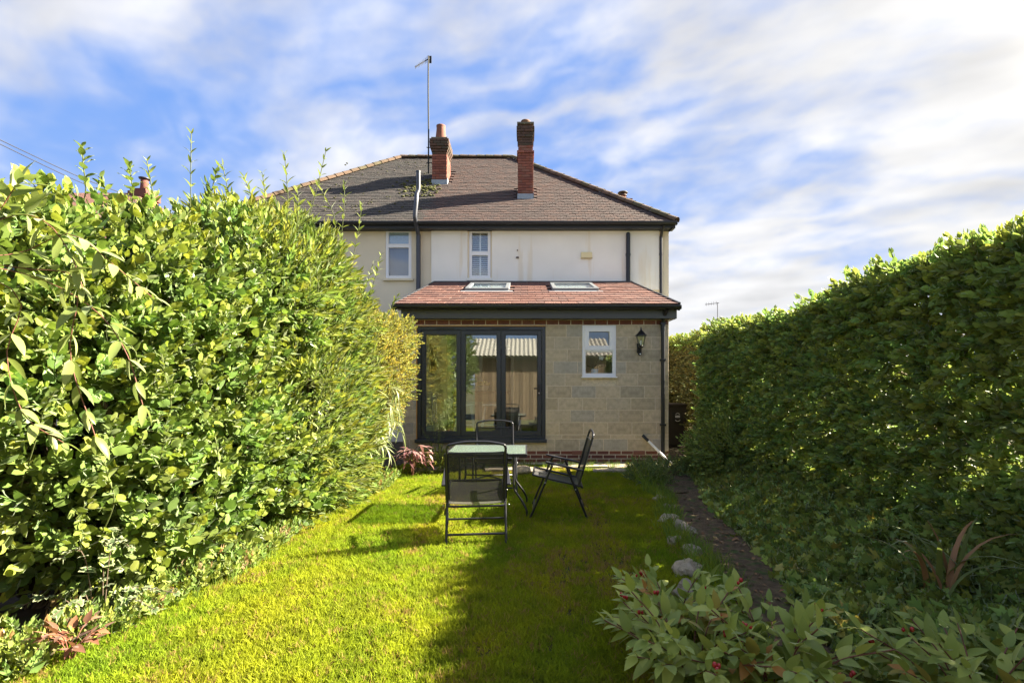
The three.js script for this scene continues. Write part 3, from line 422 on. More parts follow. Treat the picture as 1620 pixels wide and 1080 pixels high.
// ---------------------------------------------------------------- table and chairs
const powder = M(0.018, 0.018, 0.022, 0.32), steel = M(0.5, 0.5, 0.5, 0.35, { metalness: 0.8 });
const slingTex = noiseTex(256, (u, v) => { const n = 0.7 + 0.3 * (Math.sin(u * 512) * Math.sin(v * 512) > 0 ? 1 : 0) + 0.2 * (hash(u * 256, v * 256) - 0.5); return [n, n, n]; });
const sling = M(0.045, 0.042, 0.04, 0.75, { transparent: true, opacity: 0.84, ...tex(slingTex, 0.35) });
function makeChair(label, x, d, turn) {   // local +z is the way the sitter faces
  const c = thing('folding_garden_chair', label, 'chair', [x, 0.03, -d], turn, 'folding garden chairs round the glass table');
  const w = 0.26, wl = 0.29;
  const sheet = (pts, half, mat, name) => { const pos = [], idx = [], uv = [], n = 10; pts.forEach(([z, y], j) => { for (let i = 0; i <= n; i++) { const u = i / n * 2 - 1; pos.push(u * half, y - 0.012 * (1 - u * u), z); uv.push(u * half, j * 0.1); if (i < n && j < pts.length - 1) { const a = j * (n + 1) + i; idx.push(a, a + 1, a + n + 1, a + 1, a + n + 2, a + n + 1); } } }); const g = new THREE.BufferGeometry(); g.setAttribute('position', new THREE.Float32BufferAttribute(pos, 3)); g.setAttribute('uv', new THREE.Float32BufferAttribute(uv, 2)); g.setIndex(idx); g.computeVertexNormals(); return part(name, g, mat, c); };
  const sf = [0.275, 0.475], sr = [-0.235, 0.36], bt = [-0.375, 0.915], bb = [-0.215, 0.37];
  sheet(Array.from({ length: 7 }, (_, i) => [mixv(sf[0], sr[0], i / 6), mixv(sf[1], sr[1], i / 6) - 0.02 * Math.sin(i / 6 * Math.PI)]), w - 0.012, sling, 'seat');
  sheet(Array.from({ length: 9 }, (_, i) => [mixv(bb[0], bt[0], 0.02 + i / 8 * 0.86) - 0.012 * Math.sin(i / 8 * Math.PI), mixv(bb[1], bt[1], 0.02 + i / 8 * 0.86)]), w - 0.004, sling, 'backrest');
  part('backrest_frame', [bar(V(-w, bb[1] - 0.02, bb[0] + 0.005), V(-w, bt[1] - 0.03, bt[0] + 0.008), 0.0125), bar(V(w, bb[1] - 0.02, bb[0] + 0.005), V(w, bt[1] - 0.03, bt[0] + 0.008), 0.0125), tube([V(-w, bt[1] - 0.035, bt[0] + 0.01), V(-w + 0.02, bt[1] - 0.006, bt[0]), V(-0.1, bt[1] + 0.018, bt[0]), V(0.1, bt[1] + 0.018, bt[0]), V(w - 0.02, bt[1] - 0.006, bt[0]), V(w, bt[1] - 0.035, bt[0] + 0.01)], 0.0125, 30), bar(V(-w, 0.835, -0.352), V(w, 0.835, -0.352), 0.007)], powder, c);
  for (const s of [-1, 1]) part('backrest_hem', B(s * w - 0.02, s * w + 0.02, -0.225, 0.225, -0.004, 0.004).rotateX(-0.285).translate(0, 0.615, -0.29), M(0.016, 0.016, 0.018, 0.8), c);
  part('seat_frame', [bar(V(-w, sf[1], sf[0]), V(-w, sr[1], sr[0]), 0.0115), bar(V(w, sf[1], sf[0]), V(w, sr[1], sr[0]), 0.0115), bar(V(-w, sf[1], sf[0]), V(w, sf[1], sf[0]), 0.0115), tube([V(-w, sr[1], sr[0]), V(-w + 0.03, sr[1] - 0.02, sr[0] - 0.02), V(w - 0.03, sr[1] - 0.02, sr[0] - 0.02), V(w, sr[1], sr[0])], 0.0115, 20)], powder, c);
  for (const s of [-1, 1]) {
    part('front_leg', bar(V(s * wl, 0.003, 0.31), V(s * wl, 0.60, 0.06), 0.0125), powder, c); part('rear_leg', bar(V(s * (wl - 0.022), 0.003, -0.31), V(s * (wl - 0.022), 0.56, -0.085), 0.0125), powder, c);
    const g = RB(-0.024, 0.024, -0.011, 0.011, -0.205, 0.205, 0.01); g.rotateX(-0.22); part('armrest', g.translate(s * (wl + 0.002), 0.575, -0.062), powder, c);
    for (const [z, y] of [[0.145, 0.4], [-0.18, 0.33], [0.065, 0.585], [-0.08, 0.548]]) part('rivet', new THREE.SphereGeometry(0.007, 8, 6).translate(s * (wl + 0.012), y, z), steel, c);
  }
  part('stretcher', bar(V(-wl, 0.085, 0.274), V(wl, 0.085, 0.274), 0.011), powder, c); part('stretcher', bar(V(-wl + 0.02, 0.09, -0.274), V(wl - 0.02, 0.09, -0.274), 0.011), powder, c);
  return c;
}
makeChair('black sling chair seen from behind, nearest of the three', -0.47, 4.73, Math.PI + 0.1);
makeChair('black sling chair beside the table, turned sideways on the lawn', 0.37, 5.55, -Math.PI / 2 - 0.05);
makeChair('black sling chair on the far side of the table, before the doors', -0.42, 6.78, 0.06);
{
  const x0 = -0.87, x1 = 0.02, z0 = -6.1, z1 = -5.25, t = thing('glass_garden_table', 'square garden table with pale green glass top and black legs', 'table', [(x0 + x1) / 2, 0.03, (z0 + z1) / 2]);
  const a = (x1 - x0) / 2, b = (z1 - z0) / 2, h = 0.7;
  part('tabletop', [RB(-a + 0.012, a - 0.012, h - 0.002, h + 0.005, -b + 0.012, b - 0.012, 0.003)], new THREE.MeshPhysicalMaterial({ color: lin(0.74, 0.9, 0.78), transmission: 0.86, thickness: 0, roughness: 0.16, ior: 1.55, side: THREE.DoubleSide, bumpMap: rep(grain, 0.12), bumpScale: 0.0015 }), t);
  part('rim', [RB(-a, a, h - 0.03, h + 0.008, b - 0.018, b, 0.006), RB(-a, a, h - 0.03, h + 0.008, -b, -b + 0.018, 0.006), RB(-a, -a + 0.018, h - 0.03, h + 0.006, -b + 0.01, b - 0.01, 0.006), RB(a - 0.018, a, h - 0.03, h + 0.006, -b + 0.01, b - 0.01, 0.006)], powder, t);
  for (const [sx, sz] of [[-1, 1], [1, 1], [-1, -1], [1, -1]]) { const X = sx * (a - 0.15), Z = sz * (b - 0.15); part('leg', tube([V(X, h - 0.02, Z), V(X, 0.42, Z), V(X + sx * 0.01, 0.3, Z), V(X + sx * 0.1, 0.17, Z + sz * 0.03), V(X + sx * 0.145, 0.08, Z + sz * 0.05), V(X + sx * 0.15, 0.003, Z + sz * 0.05)], 0.0125, 30), powder, t); }
  part('brace', [tube([V(-a + 0.15, 0.36, b - 0.15), V(0, 0.4, 0.03), V(a - 0.15, 0.36, b - 0.15)], 0.009, 20), tube([V(-a + 0.15, 0.36, -b + 0.15), V(0, 0.4, -0.03), V(a - 0.15, 0.36, -b + 0.15)], 0.009, 20)], powder, t);
}

// ---------------------------------------------------------------- foliage
const leafMat = (t = 0.38, coat = 0.35, spec = 0.6) => new THREE.MeshPhysicalMaterial({ specularIntensity: spec, color: lin(1, 1, 1), roughness: 1, transmission: t, thickness: 0, ior: 1.45, clearcoat: coat, clearcoatRoughness: 0.32, vertexColors: true, side: THREE.DoubleSide });
function leafGeo(L, W, { fold = 0.25, curl = 0.25, tip = 0.55, n = 4, tint = [1, 1, 1], edge = null, wave = 0 } = {}) { // along +y, face +z
  const pos = [], col = [], idx = [];
  for (let j = 0; j <= n; j++) { const t = j / n, w = W / 2 * Math.pow(Math.sin(Math.PI * Math.pow(clamp(t, 0.001, 0.999), tip)), 0.8) + (j === 0 || j === n ? 0 : 0), y = L * t, z = -curl * L * t * t; for (let i = -1; i <= 1; i++) { pos.push(i * w, y, z + Math.abs(i) * fold * w + (wave ? wave * Math.sin(j * 2.4 + i * 1.5) : 0)); const c = edge && i ? edge : tint; col.push(...c); if (i < 1 && j < n) { const a = j * 3 + i + 1; idx.push(a, a + 1, a + 3, a + 1, a + 4, a + 3); } } }
  const g = new THREE.BufferGeometry(); g.setAttribute('position', new THREE.Float32BufferAttribute(pos, 3)); g.setAttribute('color', new THREE.Float32BufferAttribute(col, 3)); g.setIndex(idx); g.computeVertexNormals(); return g;
}
function lobedLeaf(S, tint = [1, 1, 1], edge = null) { // ivy: five points round a centre
  const pts = [[0, -0.12], [0.3, -0.3], [0.55, -0.05], [0.36, 0.16], [0.5, 0.5], [0.18, 0.46], [0, 0.95], [-0.18, 0.46], [-0.5, 0.5], [-0.36, 0.16], [-0.55, -0.05], [-0.3, -0.3]];
  const pos = [0, 0.15 * S, 0.0], col = [...tint], idx = []; pts.forEach(([x, y], i) => { pos.push(x * S, y * S, (i % 2 ? 0.05 : -0.1) * S); col.push(...(edge || tint)); idx.push(0, i + 1, (i + 1) % pts.length + 1); });
  if (edge) { const pos2 = [0, 0.15 * S, 0], col2 = [...tint]; idx.length = 0; pts.forEach(([x, y], i) => { pos2.push(x * S * 0.68, 0.05 * S + y * S * 0.66, (i % 2 ? 0.035 : -0.07) * S); col2.push(...tint); }); pts.forEach(([x, y], i) => { pos2.push(x * S, y * S, (i % 2 ? 0.05 : -0.1) * S); col2.push(...edge); }); const n = pts.length; for (let i = 0; i < n; i++) { const a = i + 1, b = (i + 1) % n + 1; idx.push(0, a, b, a, a + n, b + n, a, b + n, b); } pos.length = 0; pos.push(...pos2); col.length = 0; col.push(...col2); }
  const g = new THREE.BufferGeometry(); g.setAttribute('position', new THREE.Float32BufferAttribute(pos, 3)); g.setAttribute('color', new THREE.Float32BufferAttribute(col, 3)); g.setIndex(idx); g.computeVertexNormals(); return g;
}
function stemGeo(pts, r, c = [0.5, 0.4, 0.25]) { const g = new THREE.TubeGeometry(new THREE.CatmullRomCurve3(pts), Math.max(3, pts.length * 2), r, 4); g.deleteAttribute('uv'); const n = g.attributes.position.count; g.setAttribute('color', new THREE.Float32BufferAttribute(Array.from({ length: n * 3 }, (_, i) => c[i % 3]), 3)); return g; }
function mergeC(list) { return mergeGeometries(list.map(g => { g = g.index ? g.toNonIndexed() : g; if (g.attributes.uv) g.deleteAttribute('uv'); return g; })); }
const YU = V(0, 1, 0);
function place(g, pos, dir, roll, s = 1) { const q = new THREE.Quaternion().setFromUnitVectors(YU, dir.clone().normalize()).multiply(new THREE.Quaternion().setFromAxisAngle(YU, roll)); return g.clone().applyMatrix4(new THREE.Matrix4().compose(pos, q, V(s, s, s))); }
function sprig(R, { len = 0.22, n = 10, L = 0.05, W = 0.028, opp = true, spread = 0.95, stem = [0.6, 0.45, 0.3], r = 0.0022, opt = {}, vary = 0.25, droop = 0, tips = null }) {
  const bend = V((R() - 0.5) * 0.5, 0, (R() - 0.5) * 0.5), pts = []; for (let k = 0; k <= 3; k++) { const t = k / 3; pts.push(V(bend.x * len * t * t, len * t - droop * len * t * t, bend.z * len * t * t)); }
  const curve = new THREE.CatmullRomCurve3(pts), gs = [stemGeo(pts, r, stem)];
  for (let k = 0; k < n; k++) {
    const t = 0.12 + 0.88 * (opp ? Math.floor(k / 2) / (Math.ceil(n / 2) - 0.999 + 0.001) : k / (n - 1)), p = curve.getPoint(Math.min(t, 1)), tan = curve.getTangent(Math.min(t, 1));
    const a = (opp ? (k % 2) * Math.PI + Math.floor(k / 2) * 1.57 : k * 2.4) + (R() - 0.5) * 0.7, out = V(Math.cos(a), 0, Math.sin(a)), sp = spread * mixv(1.15, 0.45, t) + (R() - 0.5) * 0.35, dir = tan.clone().multiplyScalar(Math.cos(sp)).addScaledVector(out, Math.sin(sp));
    const v = 1 + (R() - 0.5) * 2 * vary, tint = tips && t > 0.8 ? tips.map(c => c * v) : [v, v, v * 0.95], s = (0.75 + R() * 0.45) * mixv(1.08, 0.75, t * t);
    const lg = leafGeo(L * s, W * s, { ...opt, tint }); // lay the face upwards
    const right = dir.clone().cross(tan).normalize(), face = right.clone().cross(dir).normalize().multiplyScalar(-1), m = new THREE.Matrix4().makeBasis(dir.clone().cross(face).normalize(), dir.clone().normalize(), face); lg.applyMatrix4(m.setPosition(p)); gs.push(lg);
  }
  return mergeC(gs);
}
function scatter(name, parent, geos, mat, list, kind) { // list: {p, d, s, c}; one instanced part for each variant
  const per = geos.map(() => []); list.forEach((e, i) => per[i % geos.length].push(e)); const R = rng(list.length + 5), m4 = new THREE.Matrix4(), q = new THREE.Quaternion(), q2 = new THREE.Quaternion();
  per.forEach((l, k) => { if (!l.length) return; const im = new THREE.InstancedMesh(geos[k], mat, l.length); im.name = name; im.castShadow = im.receiveShadow = true; l.forEach((e, i) => { q.setFromUnitVectors(YU, e.d.normalize()).multiply(q2.setFromAxisAngle(YU, R() * 6.283)); im.setMatrixAt(i, m4.compose(e.p, q, V(e.s, e.s, e.s))); im.setColorAt(i, e.c); }); im.userData.kind = 'stuff'; parent.add(im); });
}
const tone = (R, c, v = 0.25, warm = 0.15) => { const k = 1 + (R() - 0.5) * 2 * v, w = (R() - 0.5) * 2 * warm; return lin(c[0] * k * (1 + w), c[1] * k, c[2] * k * (1 - w)); };
function rdir(R) { const z = R() * 2 - 1, a = R() * 6.283, q = Math.sqrt(1 - z * z); return V(q * Math.cos(a), z, q * Math.sin(a)); }
function blobFill(R, blobs, n, deep, colour, { up = 0.35, s = [0.8, 1.25], jit = 0.55, keep = () => true, vol = 0.3 } = {}) { // blobs: [x, y, d, rx, ry, rd]
  const areas = blobs.map(b => Math.pow(b[3] * b[4] * b[5], 2 / 3)), tot = areas.reduce((a, b) => a + b), out = [];
  for (let guard = 0; out.length < n && guard < n * 12; guard++) {
    let t = R() * tot, k = 0; while (t > areas[k] && k < blobs.length - 1) t -= areas[k++];
    const b = blobs[k], u = rdir(R), f = R() < vol ? 0.35 + 0.6 * R() : 1 - deep * R() * R(), lump = 1 + 0.16 * fbm(u.x * 2.2 + k * 9, u.y * 2.2, u.z * 2.2 + k, 3) * 2;
    const p = V(b[0] + u.x * b[3] * f * lump, b[1] + u.y * b[4] * f * lump, -(b[2] + u.z * b[5] * f * lump)); if (p.y < 0.03) continue;
    if (f > 0.96 && blobs.some((c, i) => i !== k && ((p.x - c[0]) / c[3]) ** 2 + ((p.y - c[1]) / c[4]) ** 2 + ((-p.z - c[2]) / c[5]) ** 2 < 0.55)) continue;
    if (!keep(p)) continue;
    const nrm = V(u.x / b[3], u.y / b[4], -u.z / b[5]).normalize().addScaledVector(YU, up).addScaledVector(rdir(R), jit);
    out.push({ p, d: nrm, s: mixv(s[0], s[1], R()), c: typeof colour === 'function' ? colour(p) : tone(R, colour) });
  }
  return out;
}
function branches(R, base, blobs, n, r) { const gs = []; for (let k = 0; k < n; k++) { const b = blobs[Math.floor(R() * blobs.length)], u = rdir(R), e = V(b[0] + u.x * b[3] * 0.8, Math.max(0.2, b[1] + Math.abs(u.y) * b[4] * 0.75), -(b[2] + u.z * b[5] * 0.8)), a = base(k), m = a.clone().lerp(e, 0.5); m.x += (R() - 0.5) * 0.2; m.y += (R() - 0.3) * 0.3; gs.push(new THREE.TubeGeometry(new THREE.CatmullRomCurve3([a, m, e]), 10, r * (0.5 + R() * 0.7), 5)); } return gs; }
const bark = M(0.1, 0.07, 0.045, 0.95), greenStem = M(0.09, 0.11, 0.03, 0.8), redStem = M(0.16, 0.06, 0.035, 0.7);
// shoots with leaves that can be told apart
function shoot(parent, pts, r, smat, geos, mats, n, { opp = true, spread = 0.9, s0 = 1, s1 = 0.6, from = 0.2, R, flat = 0 }) {
  const curve = new THREE.CatmullRomCurve3(pts), st = part('shoot', new THREE.TubeGeometry(curve, 14, r, 5), smat, parent);
  for (let k = 0; k < n; k++) {
    const t = from + (1 - from) * (opp ? Math.floor(k / 2) / Math.max(1, Math.ceil(n / 2) - 1) : k / (n - 1)), p = curve.getPoint(Math.min(1, t)), tan = curve.getTangent(Math.min(1, t));
    let out = Math.abs(tan.y) > 0.95 ? V(1, 0, 0) : tan.clone().cross(YU).normalize(); const a = (opp ? (k % 2) * Math.PI + (flat ? 0 : Math.floor(k / 2) * 1.57) : k * 2.4) + (R() - 0.5) * 0.6; out.applyAxisAngle(tan, a);
    const sp = spread * mixv(1.1, 0.5, t) + (R() - 0.5) * 0.3, dir = tan.clone().multiplyScalar(Math.cos(sp)).addScaledVector(out, Math.sin(sp)).normalize();
    let face = YU.clone().addScaledVector(rdir(R), 0.35); face.addScaledVector(dir, -face.dot(dir)).normalize(); const x = dir.clone().cross(face).normalize();
    const m = part('leaf', geos[Math.floor(R() * geos.length)], mats[Math.floor(R() * mats.length)], st); m.quaternion.setFromRotationMatrix(new THREE.Matrix4().makeBasis(x, dir, face)); m.position.copy(p); const s = mixv(s0, s1, t * t) * (0.8 + R() * 0.4); m.scale.setScalar(s);
  }
  return st;
}
const solidLeaf = (c, t = 0.38, coat = 0.35) => { const m = leafMat(t, coat); m.color = lin(...c); return m; };

// --- lawn grass
{
  const R = rng(101), tufts = [0, 1, 2].map(() => { const gs = []; for (let k = 0; k < 15; k++) { const h = 0.016 + R() * 0.036, w = 0.0022 + R() * 0.002, lean = (R() - 0.5) * 0.07, a = R() * 6.283, ox = (R() - 0.5) * 0.05, oz = (R() - 0.5) * 0.05, v = 0.75 + R() * 0.5; const g = new THREE.BufferGeometry(); g.setAttribute('position', new THREE.Float32BufferAttribute([-w, 0, 0, w, 0, 0, lean * 0.35 - w * 0.8, h * 0.6, 0, lean * 0.35 + w * 0.8, h * 0.6, 0, lean, h, 0.004], 3)); g.setAttribute('color', new THREE.Float32BufferAttribute(Array.from({ length: 15 }, (_, i) => v * [1, 1, 0.9][i % 3]), 3)); g.setIndex([0, 1, 3, 0, 3, 2, 2, 3, 4]); g.rotateY(a); g.translate(ox, 0, oz); g.computeVertexNormals(); gs.push(g); } return mergeC(gs); });
  const list = [];
  for (let k = 0; k < 62000; k++) {
    const d = 1.9 + Math.pow(R(), 1.35) * 6.95, l = lawnLeft(d) - 0.12, r = pathLeft(d) + 0.02, x = mixv(l, r, R()), edge = Math.min(x - l, r - x), n = fbm(x * 1.1, d * 1.1, 4, 4), n2 = fbm(x * 4 + 9, d * 4, 2, 3);
    const worn = smooth(0.06, 0.4, fbm(x * 1.6 + 30, d * 0.9, 7, 4) + 0.34 * Math.exp(-(((x - 0.75) / 0.22) ** 2)));
    if (R() < worn * 0.55 && R() < 0.9) continue;
    const yel = clamp(0.42 + n * 1.2 + worn * 0.6), c = lin(mixv(0.19, 0.34, yel) * (1 + n2 * 0.5), mixv(0.285, 0.345, yel) * (1 + n2 * 0.4), mixv(0.016, 0.02, yel)); if (R() < 0.06 + worn * 0.3) c.setRGB(0.34, 0.24, 0.08);
    const tall = edge < 0.12 ? 1.5 : 1; list.push({ p: V(x, 0.024, -d), d: V((R() - 0.5) * 0.9, 1, (R() - 0.5) * 0.9), s: (0.55 + R() * 0.7 + Math.max(0, n) * 0.7) * tall, c });
  }
  const g = new THREE.Group(); g.name = 'lawn_grass'; scene.add(g); tag(g, 'short sunlit lawn grass with yellowed worn streaks', 'grass', null, 'stuff');
  scatter('grass', g, tufts, leafMat(0.48, 0.0, 0.15), list);
  const W = new THREE.Group(); W.name = 'rough_grass'; scene.add(W); tag(W, 'long unmown grass along the path and the wall foot', 'grass', null, 'stuff');
  const tall = [0, 1].map(() => { const gs = []; for (let k = 0; k < 16; k++) { const h = 0.1 + R() * 0.16, w = 0.003, lean = (R() - 0.5) * 0.22, v = 0.75 + R() * 0.5, g2 = new THREE.BufferGeometry(); g2.setAttribute('position', new THREE.Float32BufferAttribute([-w, 0, 0, w, 0, 0, lean * 0.25 - w, h * 0.55, 0, lean * 0.25 + w, h * 0.55, 0, lean * 0.65 - w * 0.7, h * 0.85, 0, lean * 0.65 + w * 0.7, h * 0.85, 0, lean, h * 0.95, 0], 3)); g2.setAttribute('color', new THREE.Float32BufferAttribute(Array.from({ length: 21 }, () => v), 3)); g2.setIndex([0, 1, 3, 0, 3, 2, 2, 3, 5, 2, 5, 4, 4, 5, 6]); g2.rotateY(R() * 6.28); g2.translate((R() - 0.5) * 0.08, 0, (R() - 0.5) * 0.08); g2.computeVertexNormals(); gs.push(g2); } return mergeC(gs); });
  const l2 = []; const add = (x, d, s) => l2.push({ p: V(x, 0.02, -d), d: V((R() - 0.5) * 0.4, 1, (R() - 0.5) * 0.4), s, c: tone(R, [0.19, 0.27, 0.04]) });
  for (let k = 0; k < 260; k++) { const d = 3.0 + R() * 5.4; add(pathLeft(d) + (R() + R() - 1) * 0.16 - 0.02, d, 0.45 + R() * 0.5); }
  for (let k = 0; k < 150; k++) { const d = 7.0 + (R() + R()) * 0.7; add(1.9 + (R() + R() - 1) * 0.25, d, 0.5 + R() * 0.6); }
  for (let k = 0; k < 190; k++) add(-1.9 + R() * 4.3, 8.78 + R() * 0.3 - R() * 0.5, 0.3 + R() * 0.45);
  for (let k = 0; k < 120; k++) { const d = 2.8 + R() * 5; add(lawnLeft(d) + (R() - 0.3) * 0.25, d, 0.3 + R() * 0.4); }
  scatter('grass', W, tall, leafMat(0.4, 0.05, 0.2), l2);
}

// --- clipped privet hedges on the right
function hedgeBox(R, x0, x1, d0, d1, top, n, colour, { faceN = 0.5 } = {}) {
  const out = [], H = d => top(d), push = (p, nrm) => out.push({ p, d: nrm.addScaledVector(YU, 0.3).addScaledVector(rdir(R), 0.95), s: 0.65 + R() * 0.6, c: colour(p) });
  const bump = (u, v) => 0.16 * fbm(u * 1.2, v * 1.2, 3, 3) + 0.06 * fbm(u * 5, v * 5, 6, 2);
  const L = d1 - d0, ht = top((d0 + d1) / 2), aS = L * ht, aT = L * (x1 - x0), aE = (x1 - x0) * ht, tot = aS * 1.12 + aT * 0.9 + aE;
  for (let k = 0; k < n; k++) {
    const t = R() * tot, deep = R() < 0.25 ? R() * 0.5 : R() * R() * 0.22;
    if (t < aS) { const d = mixv(d0, d1, R()), y = R() * H(d); push(V(x0 + deep - bump(d, y), y + 0.04, -d), V(-1, 0, 0)); }
    else if (t < aS * 1.12) { const d = mixv(d0, d1, R()), y = R() * H(d); push(V(x1 - deep, y, -d), V(1, 0, 0)); }
    else if (t < aS * 1.12 + aT * 0.9) { const d = mixv(d0, d1, R()), x = mixv(x0, x1, R()); push(V(x - bump(d, H(d)) * 0.6, H(d) - deep * 0.7 + bump(x * 1.5, d * 1.5) * 0.5, -d), V(0, 1, 0)); }
    else { const x = mixv(x0, x1, R()), y = R() * H(R() < 0.5 ? d0 : d1), e = R() < 0.6; push(V(x, y, -(e ? d0 + deep : d1 - deep)), V(0, 0, e ? 1 : -1)); }
  }
  return out;
}
function twigs(R, n, f) { const gs = []; for (let k = 0; k < n; k++) { const [a, b] = f(); const m = a.clone().lerp(b, 0.5).addScaledVector(rdir(R), a.distanceTo(b) * 0.12); gs.push(new THREE.TubeGeometry(new THREE.CatmullRomCurve3([a, m, b]), 5, 0.003 + R() * 0.004, 4)); } return gs; }
{
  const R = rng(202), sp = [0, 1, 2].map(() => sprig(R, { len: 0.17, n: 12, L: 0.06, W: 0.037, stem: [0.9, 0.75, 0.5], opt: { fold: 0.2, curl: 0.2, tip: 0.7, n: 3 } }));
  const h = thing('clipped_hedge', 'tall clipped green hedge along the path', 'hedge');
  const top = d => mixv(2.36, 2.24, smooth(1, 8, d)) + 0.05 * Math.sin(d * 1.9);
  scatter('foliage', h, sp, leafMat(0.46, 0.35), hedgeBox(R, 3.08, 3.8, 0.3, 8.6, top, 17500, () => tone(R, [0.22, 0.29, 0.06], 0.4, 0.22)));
  part('twigs', twigs(R, 900, () => { const d = 0.6 + R() * 7.8, y = 0.1 + R() * 2.1, a = V(3.3 + R() * 0.4, y, -d); return [a, V(3.02 + R() * 0.15, y + R() * 0.35, -(d + (R() - 0.5) * 0.4))]; }), M(0.2, 0.15, 0.09, 0.9), h).userData.kind = 'stuff';
  for (let k = 0; k < 18; k++) { const d = 0.6 + k * 0.45; part('stem', tube([V(3.55, 0, -d), V(3.5 + (R() - 0.5) * 0.3, 0.9, -d + (R() - 0.5) * 0.2), V(3.5 + (R() - 0.5) * 0.4, 2.0, -d + (R() - 0.5) * 0.4)], 0.02, 10, 6), bark, h); }
  // straggling tips above the clipped top
  const tg = [0, 1].map(() => leafGeo(0.045, 0.022, { fold: 0.3, curl: 0.3 })), tm = [solidLeaf([0.16, 0.19, 0.03]), solidLeaf([0.10, 0.13, 0.03])];
  for (let k = 0; k < 14; k++) { const d = 2.6 + R() * 5.4, x = 3.05 + R() * 0.35, y = top(d) - 0.02; shoot(h, [V(x, y, -d), V(x - 0.01, y + 0.08, -d + 0.01), V(x + (R() - 0.5) * 0.08, y + 0.12 + R() * 0.1, -d + (R() - 0.5) * 0.08)], 0.0025, bark, tg, tm, 8, { R, s0: 1.1 }); }
  const h2 = thing('passage_hedge', 'darker twiggy hedge running down the side passage behind the bin', 'hedge');
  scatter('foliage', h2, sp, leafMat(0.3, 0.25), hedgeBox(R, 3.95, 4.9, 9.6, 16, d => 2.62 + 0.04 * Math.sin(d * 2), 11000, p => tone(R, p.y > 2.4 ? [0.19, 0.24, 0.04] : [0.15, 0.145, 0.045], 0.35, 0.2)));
  part('twigs', twigs(R, 700, () => { const d = 9.6 + R() * 5, y = 0.1 + R() * 2.3, a = V(4.1 + R() * 0.3, y, -d); return [a, V(3.88 + R() * 0.12, y + R() * 0.4, -(d + (R() - 0.5) * 0.4))]; }), M(0.16, 0.1, 0.05, 0.9), h2).userData.kind = 'stuff';
  const h3 = thing('sunlit_hedge', 'sunlit yellow-green hedge glimpsed past the house corner', 'hedge');
  scatter('foliage', h3, sp, leafMat(0.4, 0.25), hedgeBox(R, 3.9, 6.5, 17, 18, () => 2.5, 3500, () => tone(R, [0.22, 0.26, 0.04], 0.3)));
}

